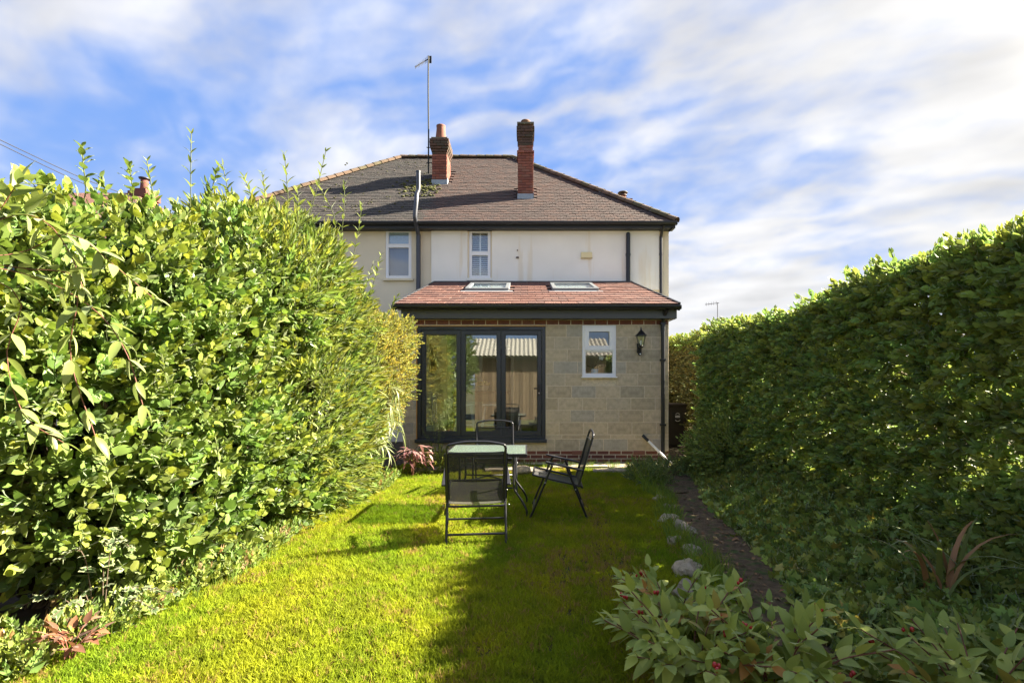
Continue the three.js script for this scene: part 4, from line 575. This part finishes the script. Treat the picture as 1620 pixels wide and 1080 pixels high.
// --- ivy and low growth at the foot of the right hedge
{
  const R = rng(303), iv = [0, 1, 2].map(() => { const gs = []; for (let k = 0; k < 6; k++) { const v = 0.75 + R() * 0.5; gs.push(place(lobedLeaf(0.042 + R() * 0.026, [v, v, v]), V((R() - 0.5) * 0.13, R() * 0.05, (R() - 0.5) * 0.13), V((R() - 0.5) * 1.2, 0.55, (R() - 0.5) * 1.2), R() * 6.28)); } gs.push(stemGeo([V(-0.06, 0, 0), V(0, 0.01, 0.02), V(0.06, 0, -0.02)], 0.002)); return mergeC(gs); });
  // lobed leaves lie along +y; turn them to face up
  iv.forEach(g => g.rotateX(-0.9));
  const list = [], hgt = (x, d) => { const r = pathRight(d), t = clamp((x - r) / (3.25 - r)); return 0.03 + 0.62 * Math.pow(t, 1.25) * (0.75 + 0.6 * fbm(x * 2, d * 2, 3, 3)) + 0.1 * fbm(x * 3, d * 3, 6, 2); };
  for (let k = 0; k < 9500; k++) { const d = 1.3 + R() * 7.4, r = pathRight(d) - 0.06, x = r + (3.25 - r) * Math.pow(R(), 0.8), y = hgt(x, d); list.push({ p: V(x, Math.max(0.03, y * (R() < 0.35 ? R() : 1)), -d), d: V(-0.5 + (R() - 0.5) * 0.9, 1, 0.35 + (R() - 0.5) * 0.9), s: 0.75 + R() * 0.65, c: tone(R, R() < 0.05 ? [0.36, 0.32, 0.06] : d > 6.2 && x < r + 0.5 ? [0.28, 0.33, 0.06] : [0.21, 0.275, 0.045], 0.3, 0.2) }); }
  const g = thing('ground_ivy', 'bank of green ivy spilling from the hedge foot onto the path', 'ivy'); scatter('foliage', g, iv, leafMat(0.3, 0.4), list); g.userData.kind = 'stuff';
  const sp = [0, 1].map(() => sprig(R, { len: 0.25, n: 11, L: 0.06, W: 0.034, opt: { n: 3, curl: 0.3 } }));
  const b2 = thing('low_shrub', 'low bushy green shrub by the path near the house', 'shrub'); scatter('foliage', b2, sp, leafMat(0.34, 0.3), blobFill(R, [[3.05, 0.32, 7.9, 0.34, 0.36, 0.4], [3.0, 0.45, 7.1, 0.3, 0.42, 0.5]], 900, 0.3, [0.2, 0.26, 0.05]));
  part('stem', branches(R, () => V(3.0, 0, -7.5), [[3.05, 0.32, 7.9, 0.34, 0.36, 0.4], [3.0, 0.45, 7.1, 0.3, 0.42, 0.5]], 14, 0.006), bark, b2);
  const b3 = thing('low_shrub', 'low leafy weeds in front of the leaning pole', 'shrub'); scatter('foliage', b3, sp, leafMat(0.34, 0.3), blobFill(R, [[2.05, 0.06, 8.0, 0.42, 0.13, 0.3], [2.45, 0.05, 8.2, 0.3, 0.12, 0.3], [1.85, 0.06, 7.4, 0.25, 0.14, 0.5]], 420, 0.4, [0.18, 0.23, 0.06], { s: [0.4, 0.75] })); b3.userData.kind = 'stuff';
  // iris clump with browned blades
  const ir = thing('iris_clump', 'clump of strap leaves, some brown, under the hedge near the camera', 'plant', [2.55, 0, -2.95]);
  const im = [solidLeaf([0.14, 0.18, 0.04]), solidLeaf([0.3, 0.15, 0.06], 0.25), solidLeaf([0.25, 0.13, 0.05], 0.25), solidLeaf([0.2, 0.2, 0.05])];
  for (let k = 0; k < 22; k++) { const a = R() * 6.28, L = 0.4 + R() * 0.45, c = 0.2 + R() * 0.6, pos = [], idx = [], col = [], n = 8; for (let j = 0; j <= n; j++) { const t = j / n, w = 0.017 * (1 - t * t) + 0.001, out = c * L * t * t * 1.1, y = L * (t - c * 0.75 * t * t * t); for (const s of [-1, 0, 1]) { pos.push(out + Math.abs(s) * 0.004, y, s * w); col.push(1, 1, 1); } if (j < n) for (const q of [0, 1]) { const b = j * 3 + q; idx.push(b, b + 1, b + 3, b + 1, b + 4, b + 3); } } const g2 = new THREE.BufferGeometry(); g2.setAttribute('position', new THREE.Float32BufferAttribute(pos, 3)); g2.setAttribute('color', new THREE.Float32BufferAttribute(col, 3)); g2.setIndex(idx); g2.computeVertexNormals(); g2.rotateY(a); g2.translate((R() - 0.5) * 0.2, 0.12, (R() - 0.5) * 0.2); part('leaf', g2, im[k % 3 === 0 ? 0 : Math.floor(R() * 4)], ir); }
  part('rhizome', rock(R, 0.14, 0.1, 0.14).translate(0, 0.06, 0), bark, ir);
}

// --- foreground berry shrubs
{
  const R = rng(404), geos = [0, 1, 2].map(k => leafGeo(0.105 + k * 0.012, 0.05 + k * 0.006, { fold: 0.18, curl: 0.25, tip: 0.72, n: 5 }));
  const mats = [[0.27, 0.34, 0.055], [0.31, 0.37, 0.06], [0.23, 0.3, 0.055], [0.35, 0.4, 0.07]].map(c => solidLeaf(c, 0.34, 0.45)), gold = [solidLeaf([0.42, 0.2, 0.04]), solidLeaf([0.36, 0.3, 0.05])], red = M(0.35, 0.02, 0.02, 0.25);
  const plants = [['berry shrub with broad green leaves and red berries at the bottom edge, beside the lawn', 0.76, 2.3, 24, 0.42], ['berry shrub with broad green leaves and red berries overhanging the path, nearest the hedge', 1.12, 2.2, 24, 0.44], ['smaller berry shrub with orange leaf tips, farther back beside the edging stones', 0.86, 2.85, 20, 0.3], ['berry shrub with broad green leaves at the lower right corner, among the ivy', 1.85, 2.0, 18, 0.4]];
  for (const [lab, x, d, n, H] of plants) {
    const t = thing('berry_shrub', lab, 'shrub', [x, 0.02, -d], 0, 'berry shrubs between lawn and path');
    for (let k = 0; k < n; k++) {
      const a = k * 2.4 + R(), q = 0.12 + 0.28 * Math.sqrt((k + 0.5) / n) * (0.8 + R() * 0.4), e = V(Math.cos(a) * q, H * (0.65 + R() * 0.5) * (1.05 - 0.55 * q), Math.sin(a) * q), b = V(e.x * 0.15, 0, e.z * 0.15), m = V(e.x * 0.5, e.y * 0.68, e.z * 0.5);
      const ms = R() < 0.13 ? [...mats.slice(0, 1), ...gold] : mats;
      const st = shoot(t, [b, m, e], 0.0032, redStem, geos, ms, 12, { R, from: 0.28, s0: 1.05, s1: 0.72, spread: 1.05 });
      if (k % 4 === 0) for (let j = 0; j < 3; j++) part('berry', new THREE.SphereGeometry(0.007 + R() * 0.003, 8, 6).scale(1, 1.3, 1).translate(e.x + (R() - 0.5) * 0.035, e.y + 0.018 + R() * 0.02, e.z + (R() - 0.5) * 0.035), red, st);
    }
  }
}

// --- left boundary: fence and shrubs
{
  const R = rng(505), wood = [[0.075, 0.048, 0.03], [0.06, 0.042, 0.028], [0.09, 0.058, 0.036]].map(c => M(...c, 0.9, tex(woodTex, 0.5, 0.004, 0.2)));
  const f = thing('board_fence', 'dark timber board fence behind the shrubs', 'fence');
  const bg = RB(-0.011, 0.011, 0.05, 1.75, -0.068, 0.068, 0.004);
  for (let d = 1.2, k = 0; d < 9.1; d += 0.145, k++) { const m = part('board', bg, wood[k % 3], f); m.position.set(-3.42 + (k % 2) * 0.012, (R() - 0.5) * 0.03, -d); m.rotation.x = (R() - 0.5) * 0.012; }
  for (const y of [0.4, 1.45]) part('rail', RB(-3.5, -3.435, y, y + 0.08, -9.1, -1.1), wood[0], f);
  for (const d of [1.25, 3.2, 5.1, 7.0, 8.95]) part('post', RB(-3.6, -3.505, 0, 1.85, -d - 0.05, -d + 0.05), wood[1], f);

  const gappy = p => fbm(p.x * 2.6 + 5, p.y * 2.6, p.z * 2.6, 3) > -0.13 + 0.25 * (hash(p.x * 900 + 7000, p.y * 900) - 0.7);
  // broad-leaved shrub
  const A = thing('broadleaf_shrub', 'big glossy broad-leaved shrub filling the left side', 'shrub');
  const bl = [[-3.1, 1.35, 4.1, 0.76, 1.35, 0.95], [-2.85, 0.75, 4.5, 0.6, 0.85, 0.75], [-3.15, 2.1, 3.9, 0.55, 0.62, 0.75], [-3.1, 1.1, 3.3, 0.52, 0.9, 0.5], [-2.95, 2.15, 4.9, 0.65, 0.85, 0.7], [-3.4, 1.95, 3.15, 0.5, 0.62, 0.55], [-2.72, 0.4, 3.75, 0.42, 0.5, 0.6], [-2.6, 0.3, 4.9, 0.42, 0.42, 0.6]];
  const so = { len: 0.24, n: 9, L: 0.088, W: 0.058, opp: false, spread: 1.0, stem: [0.8, 0.9, 0.3], opt: { fold: 0.15, curl: 0.2, tip: 0.8, n: 4, wave: 0.004 }, tips: [1.7, 1.45, 1.1] };
  const sa = [0, 1, 2, 3].map(() => sprig(R, so));
  scatter('foliage', A, sa, leafMat(0.36, 0.5), blobFill(R, bl, 4000, 0.28, () => tone(R, [0.135, 0.2, 0.03], 0.32, 0.2), { up: 0.5, keep: gappy }));
  part('stem', branches(R, k => V(-3.1 + (R() - 0.5) * 0.3, 0, -(3.2 + (k % 6) * 0.35)), bl, 46, 0.014), bark, A);
  const lg = [0, 1].map(k => leafGeo(0.085 + 0.012 * k, 0.05 + 0.006 * k, { fold: 0.2, curl: 0.3, tip: 0.78, n: 4, wave: 0.004 })), lm = [[0.16, 0.22, 0.035], [0.21, 0.27, 0.04], [0.13, 0.19, 0.035]].map(c => solidLeaf(c, 0.38, 0.5));
  const shA = [[135, 300, 3.55, 130, 232], [60, 330, 3.3, 78, 285], [175, 330, 3.7, 160, 282], [210, 310, 3.9, 205, 262], [330, 330, 4.4, 345, 262], [95, 480, 3.0, 120, 420], [270, 640, 3.3, 255, 560], [430, 560, 4.0, 440, 500], [180, 790, 2.95, 165, 730], [350, 760, 3.5, 340, 690], [500, 700, 4.4, 510, 640], [215, 560, 3.1, 175, 520], [390, 430, 4.1, 405, 360], [60, 680, 2.75, 85, 620]];
  for (let k = 0; k < 10; k++) { const d = 3.2 + R() * 1.6, x = -2.55 + (R() - 0.5) * 0.3, y = 0.5 + R() * 1.9, px = 831 + x * 780 / d, py = 612 - (y - 1.45) * 780 / d; shA.push([px, py, d, px + (R() - 0.3) * 40, py - 50 - R() * 30]); }
  for (const [px, py, d, qx, qy] of shA) { const a = P(px, py, d), b = P(qx, qy, d - 0.08); const root = V(a.x - 0.25, a.y - 0.35, a.z - 0.15); shoot(A, [root, a, a.clone().lerp(b, 0.5).add(V(0.01, 0.02, 0.02)), b], 0.004, greenStem, lg, lm, 14, { R, opp: false, from: 0.25, s0: 1.1, s1: 0.6 }); }

  // narrow-leaved shrub
  const Bs = thing('narrowleaf_shrub', 'tall narrow-leaved shrub with arching shoots, hiding the house corner', 'shrub');
  const bb = [[-3.08, 1.75, 5.9, 0.92, 1.55, 1.0], [-2.75, 0.9, 6.1, 0.75, 0.95, 0.9], [-2.95, 2.5, 5.5, 0.8, 0.72, 0.85], [-2.85, 1.8, 6.5, 0.72, 1.15, 0.8], [-2.55, 0.5, 5.6, 0.5, 0.55, 0.7], [-3.2, 2.75, 6.1, 0.7, 0.5, 0.7], [-2.5, 1.1, 5.4, 0.4, 0.8, 0.6]];
  const sn = [0, 1, 2, 3].map(() => sprig(R, { len: 0.32, n: 13, L: 0.1, W: 0.026, opp: true, spread: 0.85, stem: [1.1, 0.8, 0.4], droop: 0.15, opt: { fold: 0.25, curl: 0.28, tip: 0.75, n: 3 }, tips: [1.5, 1.3, 1] }));
  scatter('foliage', Bs, sn, leafMat(0.42, 0.4), blobFill(R, bb, 6400, 0.26, () => tone(R, [0.16, 0.215, 0.035], 0.3, 0.2), { up: 0.55, keep: gappy }));
  part('stem', branches(R, k => V(-2.9 + (R() - 0.5) * 0.4, 0, -(5.4 + (k % 5) * 0.3)), bb, 50, 0.013), bark, Bs);
  const ng = [0, 1].map(k => leafGeo(0.1 + 0.012 * k, 0.026 + 0.003 * k, { fold: 0.3, curl: 0.3, tip: 0.75, n: 4 })), nm = [[0.2, 0.25, 0.04], [0.16, 0.21, 0.04], [0.25, 0.29, 0.055]].map(c => solidLeaf(c, 0.42, 0.35));
  const shB = [[300, 330, 4.7, 302, 212], [365, 330, 4.9, 352, 262], [455, 330, 5.2, 450, 245], [490, 340, 5.4, 515, 240], [420, 330, 5.0, 415, 275], [540, 370, 5.8, 545, 292], [560, 400, 5.9, 572, 325], [590, 450, 6.2, 602, 405], [245, 330, 4.3, 232, 255], [530, 350, 5.5, 500, 285], [600, 520, 6.3, 628, 470], [400, 320, 4.9, 385, 280], [470, 350, 5.0, 470, 300], [575, 600, 5.7, 600, 570]];
  for (let k = 0; k < 12; k++) { const d = 4.9 + R() * 1.6, x = -2.15 + (R() - 0.5) * 0.3, y = 0.9 + R() * 1.9, px = 831 + x * 780 / d, py = 612 - (y - 1.45) * 780 / d; shB.push([px, py, d, px + (R() - 0.2) * 45, py - 45 - R() * 30]); }
  for (const [px, py, d, qx, qy] of shB) { const a = P(px, py, d), b = P(qx, qy, d - 0.05), root = V(a.x - 0.15, a.y - 0.5, a.z - 0.1); shoot(Bs, [root, a, a.clone().lerp(b, 0.55).add(V(0.015, 0, 0.02)), b], 0.004, greenStem, ng, nm, 18, { R, from: 0.2, s0: 1.1, s1: 0.65, spread: 0.85 }); }

  // golden shrub by the extension
  const C = thing('golden_shrub', 'small-leaved golden yellow shrub beside the folding doors', 'shrub');
  const bc = [[-2.32, 1.75, 7.6, 0.5, 0.75, 0.5], [-2.4, 1.25, 7.3, 0.5, 0.55, 0.5], [-2.5, 2.0, 7.2, 0.52, 0.46, 0.5], [-2.1, 2.2, 7.9, 0.28, 0.3, 0.3]];
  const sc = [0, 1, 2].map(() => sprig(R, { len: 0.17, n: 14, L: 0.036, W: 0.02, stem: [0.5, 0.35, 0.2], opt: { n: 3, tip: 0.72 } }));
  scatter('foliage', C, sc, leafMat(0.4, 0.3), blobFill(R, bc, 3800, 0.25, () => tone(R, R() < 0.4 ? [0.4, 0.36, 0.06] : [0.26, 0.27, 0.05], 0.25), { up: 0.4 }));
  part('stem', branches(R, k => V(-2.4 + (R() - 0.5) * 0.2, 0, -7.7), bc, 26, 0.012), bark, C);
  // arching bamboo-like plant
  const Dm = thing('strap_leaf_plant', 'drooping plant with long pale strap leaves at the lawn edge', 'plant', [-2.25, 0.02, -6.9]);
  const dg = [0, 1].map(k => leafGeo(0.2 + 0.05 * k, 0.02, { fold: 0.3, curl: 0.55, tip: 0.8, n: 6 })), dm = [[0.26, 0.31, 0.11], [0.19, 0.26, 0.07], [0.34, 0.37, 0.19]].map(c => solidLeaf(c, 0.35, 0.5));
  for (let k = 0; k < 22; k++) { const a = -0.6 + R() * 2.2, q = 0.25 + R() * 0.3, H = 0.6 + R() * 0.85, e = V(Math.cos(a) * q, H * 0.8, Math.sin(a) * q * 0.9); shoot(Dm, [V(e.x * 0.2, 0, e.z * 0.2), V(e.x * 0.45, H * 0.75, e.z * 0.45), V(e.x * 0.8, H, e.z * 0.8), e], 0.003, greenStem, dg, dm, 9, { R, opp: false, from: 0.35, spread: 1.0, s0: 1.0, s1: 0.8 }); }
  // pink leaved plant
  const Pk = thing('pink_leaf_plant', 'drooping plant with pink-purple leaves by the fence end', 'plant', [-1.78, 0.02, -7.75]);
  const pg = [leafGeo(0.2, 0.06, { fold: 0.3, curl: 0.35, n: 5, tip: 0.7 })], pm = [[0.2, 0.075, 0.07], [0.28, 0.14, 0.12], [0.15, 0.05, 0.055]].map(c => solidLeaf(c, 0.35, 0.5));
  for (let k = 0; k < 11; k++) { const a = -1.0 + R() * 3.4, e = V(Math.cos(a) * 0.26, 0.22 + R() * 0.25, Math.sin(a) * 0.22); shoot(Pk, [V(0, 0, 0), V(e.x * 0.35, e.y * 1.1, e.z * 0.35), e], 0.004, redStem, pg, pm, 4, { R, opp: false, from: 0.5, spread: 1.2 }); }
  const wk = thing('grey_leaf_weed', 'spindly grey-green weed against the wall below the doors', 'plant', [-1.55, 0.02, -8.7]);
  const wg = [leafGeo(0.06, 0.012, { n: 3 })], wm = [solidLeaf([0.17, 0.2, 0.11]), solidLeaf([0.12, 0.17, 0.06])];
  for (let k = 0; k < 14; k++) { const a = R() * 6.28, e = V(Math.cos(a) * 0.35 * R(), 0.35 + R() * 0.5, Math.sin(a) * 0.16); shoot(wk, [V(e.x * 0.2, 0, 0), V(e.x * 0.5, e.y * 0.6, e.z * 0.5), e], 0.003, greenStem, wg, wm, 14, { R, from: 0.2 }); }
  const yw = thing('lime_ground_plant', 'low lime-green mound of leaves at the wall foot', 'plant'); scatter('foliage', yw, sc, leafMat(0.4, 0.2), blobFill(R, [[-1.55, 0.12, 8.2, 0.3, 0.18, 0.24], [-1.2, 0.08, 8.45, 0.22, 0.14, 0.15]], 260, 0.4, [0.22, 0.25, 0.04])); yw.userData.kind = 'stuff';

  // pale-leaved branch arching in from the left edge
  const N = thing('arching_branch_shrub', 'pale long-leaved shrub arching in at the left edge', 'shrub', [0, 0, 0]);
  const gg = [0, 1].map(k => leafGeo(0.1 + 0.015 * k, 0.032 + 0.005 * k, { fold: 0.25, curl: 0.25, tip: 0.75, n: 5 })), gm = [[0.22, 0.28, 0.06], [0.27, 0.32, 0.085], [0.18, 0.24, 0.055]].map(c => solidLeaf(c, 0.42, 0.4));
  part('trunk', tube([V(-3.0, 0, -1.9), V(-2.95, 1.2, -2.05), V(-2.7, 2.1, -2.3)], 0.022, 16, 7), bark, N);
  for (const [pts, n] of [[[[-60, 450], [40, 425], [120, 440], [110, 560], [150, 690]], 22], [[[-60, 450], [30, 400], [110, 370], [180, 420], [240, 470]], 20], [[[-60, 440], [20, 340], [70, 350], [110, 400], [130, 455]], 14], [[[-60, 445], [30, 470], [10, 560], [40, 660], [100, 700]], 18], [[[-50, 440], [0, 330], [20, 300], [34, 285]], 12], [[[-60, 450], [60, 440], [160, 500], [200, 560], [225, 640]], 16]]) { const base = V(-2.7, 2.05, -2.3), c = pts.map(([x, y]) => P(x, y, 2.55)); shoot(N, [base, ...c.slice(1)], 0.0026, redStem, gg, gm, n, { R, from: 0.22, s0: 1.35, s1: 1.0, spread: 1.0 }); }

  // variegated ivy low at the left edge
  const iv = thing('variegated_ivy', 'white-edged ivy trailing at the lower left corner', 'ivy', [-2.55, 0.0, -2.95]);
  const vg = [0.05, 0.06, 0.07].map(s => lobedLeaf(s, [0.09, 0.14, 0.05], [0.42, 0.44, 0.24])), vm = [solidLeaf([1, 1, 1], 0.25, 0.4), solidLeaf([0.8, 0.85, 0.75], 0.25, 0.4)];
  for (let k = 0; k < 16; k++) { const a = R() * 6.28, q = 0.15 + R() * 0.35, up = k < 5 ? 0.5 : 0.12; const e = V(Math.cos(a) * q - (k < 5 ? 0.1 : 0), 0.08 + R() * up, Math.sin(a) * q); const ss = shoot(iv, [V(e.x * 0.1, 0.02, e.z * 0.1), V(e.x * 0.5, e.y + 0.04, e.z * 0.5), e], 0.003, bark, vg, vm, 9, { R, opp: false, from: 0.2, spread: 1.3 }); }
  const rd = thing('red_leaf_seedling', 'small plant with reddish brown leaves at the lower left corner', 'plant', [-2.35, 0.02, -2.55]);
  const rg = [leafGeo(0.09, 0.045, { n: 4 })], rm = [[0.2, 0.07, 0.035], [0.26, 0.11, 0.05], [0.14, 0.06, 0.03]].map(c => solidLeaf(c, 0.3, 0.3));
  for (let k = 0; k < 8; k++) { const a = k * 0.8, e = V(Math.cos(a) * 0.13, 0.12 + R() * 0.1, Math.sin(a) * 0.13); shoot(rd, [V(0, 0, 0), V(e.x * 0.4, e.y * 0.8, e.z * 0.4), e], 0.003, redStem, rg, rm, 5, { R, opp: false, from: 0.35 }); }
  // weeds and ivy at the foot of the left shrubs
  const un = [0, 1].map(() => sprig(R, { len: 0.12, n: 8, L: 0.05, W: 0.032, opp: false, opt: { n: 3 } })), l = []; for (let k = 0; k < 1500; k++) { const d = 2.3 + R() * 5.4, x = lawnLeft(d) - 0.45 + Math.pow(R(), 0.8) * 0.6; l.push({ p: V(x, 0.02 + R() * 0.1, -d), d: V((R() - 0.3) * 1.2, 1, (R() - 0.5) * 1.2), s: 0.5 + R() * 0.6, c: tone(R, R() < 0.08 ? [0.3, 0.2, 0.08] : [0.2, 0.27, 0.045], 0.3, 0.2) }); }
  const u = thing('border_weeds', 'low weeds along the lawn edge under the left shrubs', 'weeds'); scatter('foliage', u, un, leafMat(0.35, 0.3), l); u.userData.kind = 'stuff';
}
{ // dead leaves on path, soil and lawn
  const R = rng(606), g = [0, 1].map(() => leafGeo(0.045, 0.028, { curl: 0.5, fold: 0.4, n: 3 })); g.forEach(q => q.rotateX(-1.4)); const l = [];
  for (let k = 0; k < 420; k++) { const d = 2.2 + R() * 8, s = R(), x = s < 0.6 ? mixv(pathLeft(Math.min(d, 8.5)), pathRight(Math.min(d, 8.5)), R()) : s < 0.8 ? lawnLeft(d) + (R() - 0.5) * 0.5 : 2.8 + R() * 1.2; l.push({ p: V(x, 0.045, -(s > 0.8 ? 9.3 + R() * 3 : d)), d: V((R() - 0.5) * 0.5, 1, (R() - 0.5) * 0.5), s: 0.6 + R() * 0.7, c: tone(R, [0.2, 0.11, 0.05], 0.4) }); }
  const o = thing('fallen_leaves', 'brown dead leaves scattered over the path and borders', 'leaves'); scatter('leaves', o, g, leafMat(0.2, 0.1), l); o.userData.kind = 'stuff';
}

// ---------------------------------------------------------------- beyond the garden
function farHouse(name, label, x, d, w, depth, eaves, ridge, wallC, roofC, stack) {
  const h = thing(name, label, 'house', [x, 0, -d]), wm = M(...wallC, 0.9, tex(plasterTex, 3)), rm = M(...roofC, 0.9, tex(speckle, 0.5, 0.02, 0.4));
  part('wall', [B(-w / 2, w / 2, 0, eaves, -depth, 0)], wm, h);
  const a = w / 2 + 0.3, r = w / 2 - depth / 2, z0 = 0.3, z1 = -depth - 0.3, zm = -depth / 2, t = [[-a, eaves, z0], [a, eaves, z0], [r, ridge, zm], [-a, eaves, z0], [r, ridge, zm], [-r, ridge, zm], [a, eaves, z0], [a, eaves, z1], [r, ridge, zm], [a, eaves, z1], [-a, eaves, z1], [-r, ridge, zm], [a, eaves, z1], [-r, ridge, zm], [r, ridge, zm], [-a, eaves, z1], [-a, eaves, z0], [-r, ridge, zm]].flat();
  const g = new THREE.BufferGeometry(); g.setAttribute('position', new THREE.Float32BufferAttribute(t, 3)); g.computeVertexNormals(); part('roof', uvBox(g), rm, h);
  for (const wx of [-w * 0.28, w * 0.12, w * 0.34]) { const win = part('window', frameRing(wx - 0.5, wx + 0.5, eaves - 1.6, eaves - 0.4, 0.07, 0.0, 0.05), whitePvc, h); part('pane', B(wx - 0.45, wx + 0.45, eaves - 1.55, eaves - 0.45, 0.005, 0.012), M(0.05, 0.07, 0.1, 0.1), win); }
  const [sx, sy, sz, top] = stack, c = part('chimney', [B(sx - 0.27, sx + 0.27, sy, top, sz - 0.3, sz + 0.3), B(sx - 0.32, sx + 0.32, top - 0.3, top - 0.1, sz - 0.35, sz + 0.35)], brickMats[2], h);
  part('chimney_pot', lathe([[0.001, 0], [0.14, 0], [0.11, 0.4], [0.001, 0.4]]).translate(sx, top, sz), brickMats[2], c); part('cowl', lathe([[0.001, 0.5], [0.18, 0.46], [0.16, 0.42], [0.001, 0.42]]).translate(sx, top, sz), M(0.03, 0.03, 0.04, 0.5), c);
  return h;
}
farHouse('neighbour_house', 'neighbouring house glimpsed over the left shrubs, only its chimney clear', -15.2, 13.4, 11, 8, 5.3, 8.3, [0.6, 0.5, 0.38], [0.2, 0.09, 0.06], [1.75, 6.5, -4, 8.35]);
farHouse('distant_house', 'distant roof just showing over the right hedge with aerials', 16.4, 38, 9, 7, 4.2, 6.0, [0.5, 0.42, 0.35], [0.13, 0.08, 0.06], [0.1, 5, -3.5, 6.2]);
[[16.2, 8.55, -0.55, 'taller distant aerial over the right hedge'], [16.95, 7.2, -0.35, 'shorter distant aerial over the right hedge']].forEach(([x, y, arm, lab]) => { const t = thing('distant_aerial', lab, 'aerial', [x, 0, -41.5]), m = M(0.12, 0.12, 0.13, 0.5); part('mast', bar(V(0, 5.6, 0), V(0, y, 0), 0.03), m, t); part('boom', bar(V(0.12, y - 0.02, 0), V(arm * 1.9, y - 0.16, 0), 0.025), m, t); for (let k = 0; k < 5; k++) part('element', bar(V(arm * (0.2 + k * 0.38), y - 0.2 - k * 0.02, 0), V(arm * (0.2 + k * 0.38), y + 0.12 - k * 0.03, 0), 0.014), m, t); });
{
  const m = M(0.02, 0.02, 0.025, 0.7), a = P(-60, 193, 11), b = P(245, 325, 17), sag = (p, q, s) => { const c = p.clone().lerp(q, 0.5); c.y -= s; return [p, c, q]; };
  tag(part('overhead_cable', tube(sag(a, b, 0.12), 0.011, 30, 6), m), 'upper of the two overhead cables crossing the blue sky', 'cable', 'overhead cables');
  tag(part('overhead_cable', tube(sag(P(-60, 199, 11), P(240, 330, 17), 0.14), 0.011, 30, 6), m), 'lower of the two overhead cables crossing the blue sky', 'cable', 'overhead cables');
}
{ // timber outbuilding and trees behind the camera: what the glass mirrors
  const R = rng(707), wood = [[0.36, 0.28, 0.2], [0.29, 0.225, 0.165], [0.42, 0.33, 0.24]].map(c => M(...c, 0.9, tex(woodTex, 0.6, 0.004, 0.2)));
  const s = thing('timber_outbuilding', 'timber outbuilding with corrugated roof, mirrored in the glass doors', 'outbuilding', [0.7, 0, 3.2]);
  part('wall', B(-2.9, 2.9, 0, 2.85, 0.02, 3.5), wood[1], s); const bd = RB(-0.07, 0.07, 0, 2.85, -0.01, 0.018, 0.004);
  for (let k = 0; k < 39; k++) { const m = part('board', bd, wood[k % 3], s); m.position.set(-2.85 + k * 0.15, 0, 0); }
  const pos = [], idx = [], n = 160; for (let i = 0; i <= n; i++) { const x = -3.1 + 6.2 * i / n, y = 0.02 * Math.sin(i * 1.25); pos.push(x, 2.82 + y, -0.25, x, 3.75 + y, 1.75, x, 2.82 + y, 3.75); if (i < n) for (const q of [0, 1]) { const a = i * 3 + q; idx.push(a, a + 3, a + 1, a + 1, a + 3, a + 4); } } const g = new THREE.BufferGeometry(); g.setAttribute('position', new THREE.Float32BufferAttribute(pos, 3)); g.setIndex(idx); g.computeVertexNormals(); part('roof', g, M(0.3, 0.28, 0.25, 0.8), s);
  part('eaves_board', B(-3.05, 3.05, 2.72, 2.82, -0.1, -0.07), M(0.5, 0.48, 0.44, 0.7), s);
  const sp = [0, 1].map(() => sprig(R, { len: 0.35, n: 12, L: 0.1, W: 0.06, opp: false, opt: { n: 3 } }));
  const t = thing('backing_tree', 'leafy tree behind the viewpoint, mirrored in the first glass leaf', 'tree'), bt = [[-3.6, 2.6, -2.2, 1.3, 1.9, 1.2], [-4.4, 3.6, -2.8, 1.4, 1.4, 1.3]];
  scatter('crown', t, sp, leafMat(0.36, 0.3), blobFill(R, bt, 2600, 0.3, [0.11, 0.15, 0.03])); part('trunk', tube([V(-3.8, 0, 2.4), V(-3.75, 1.5, 2.4), V(-3.9, 3, 2.5)], 0.09, 12, 8), bark, t);
}
renderer.render(scene, camera);
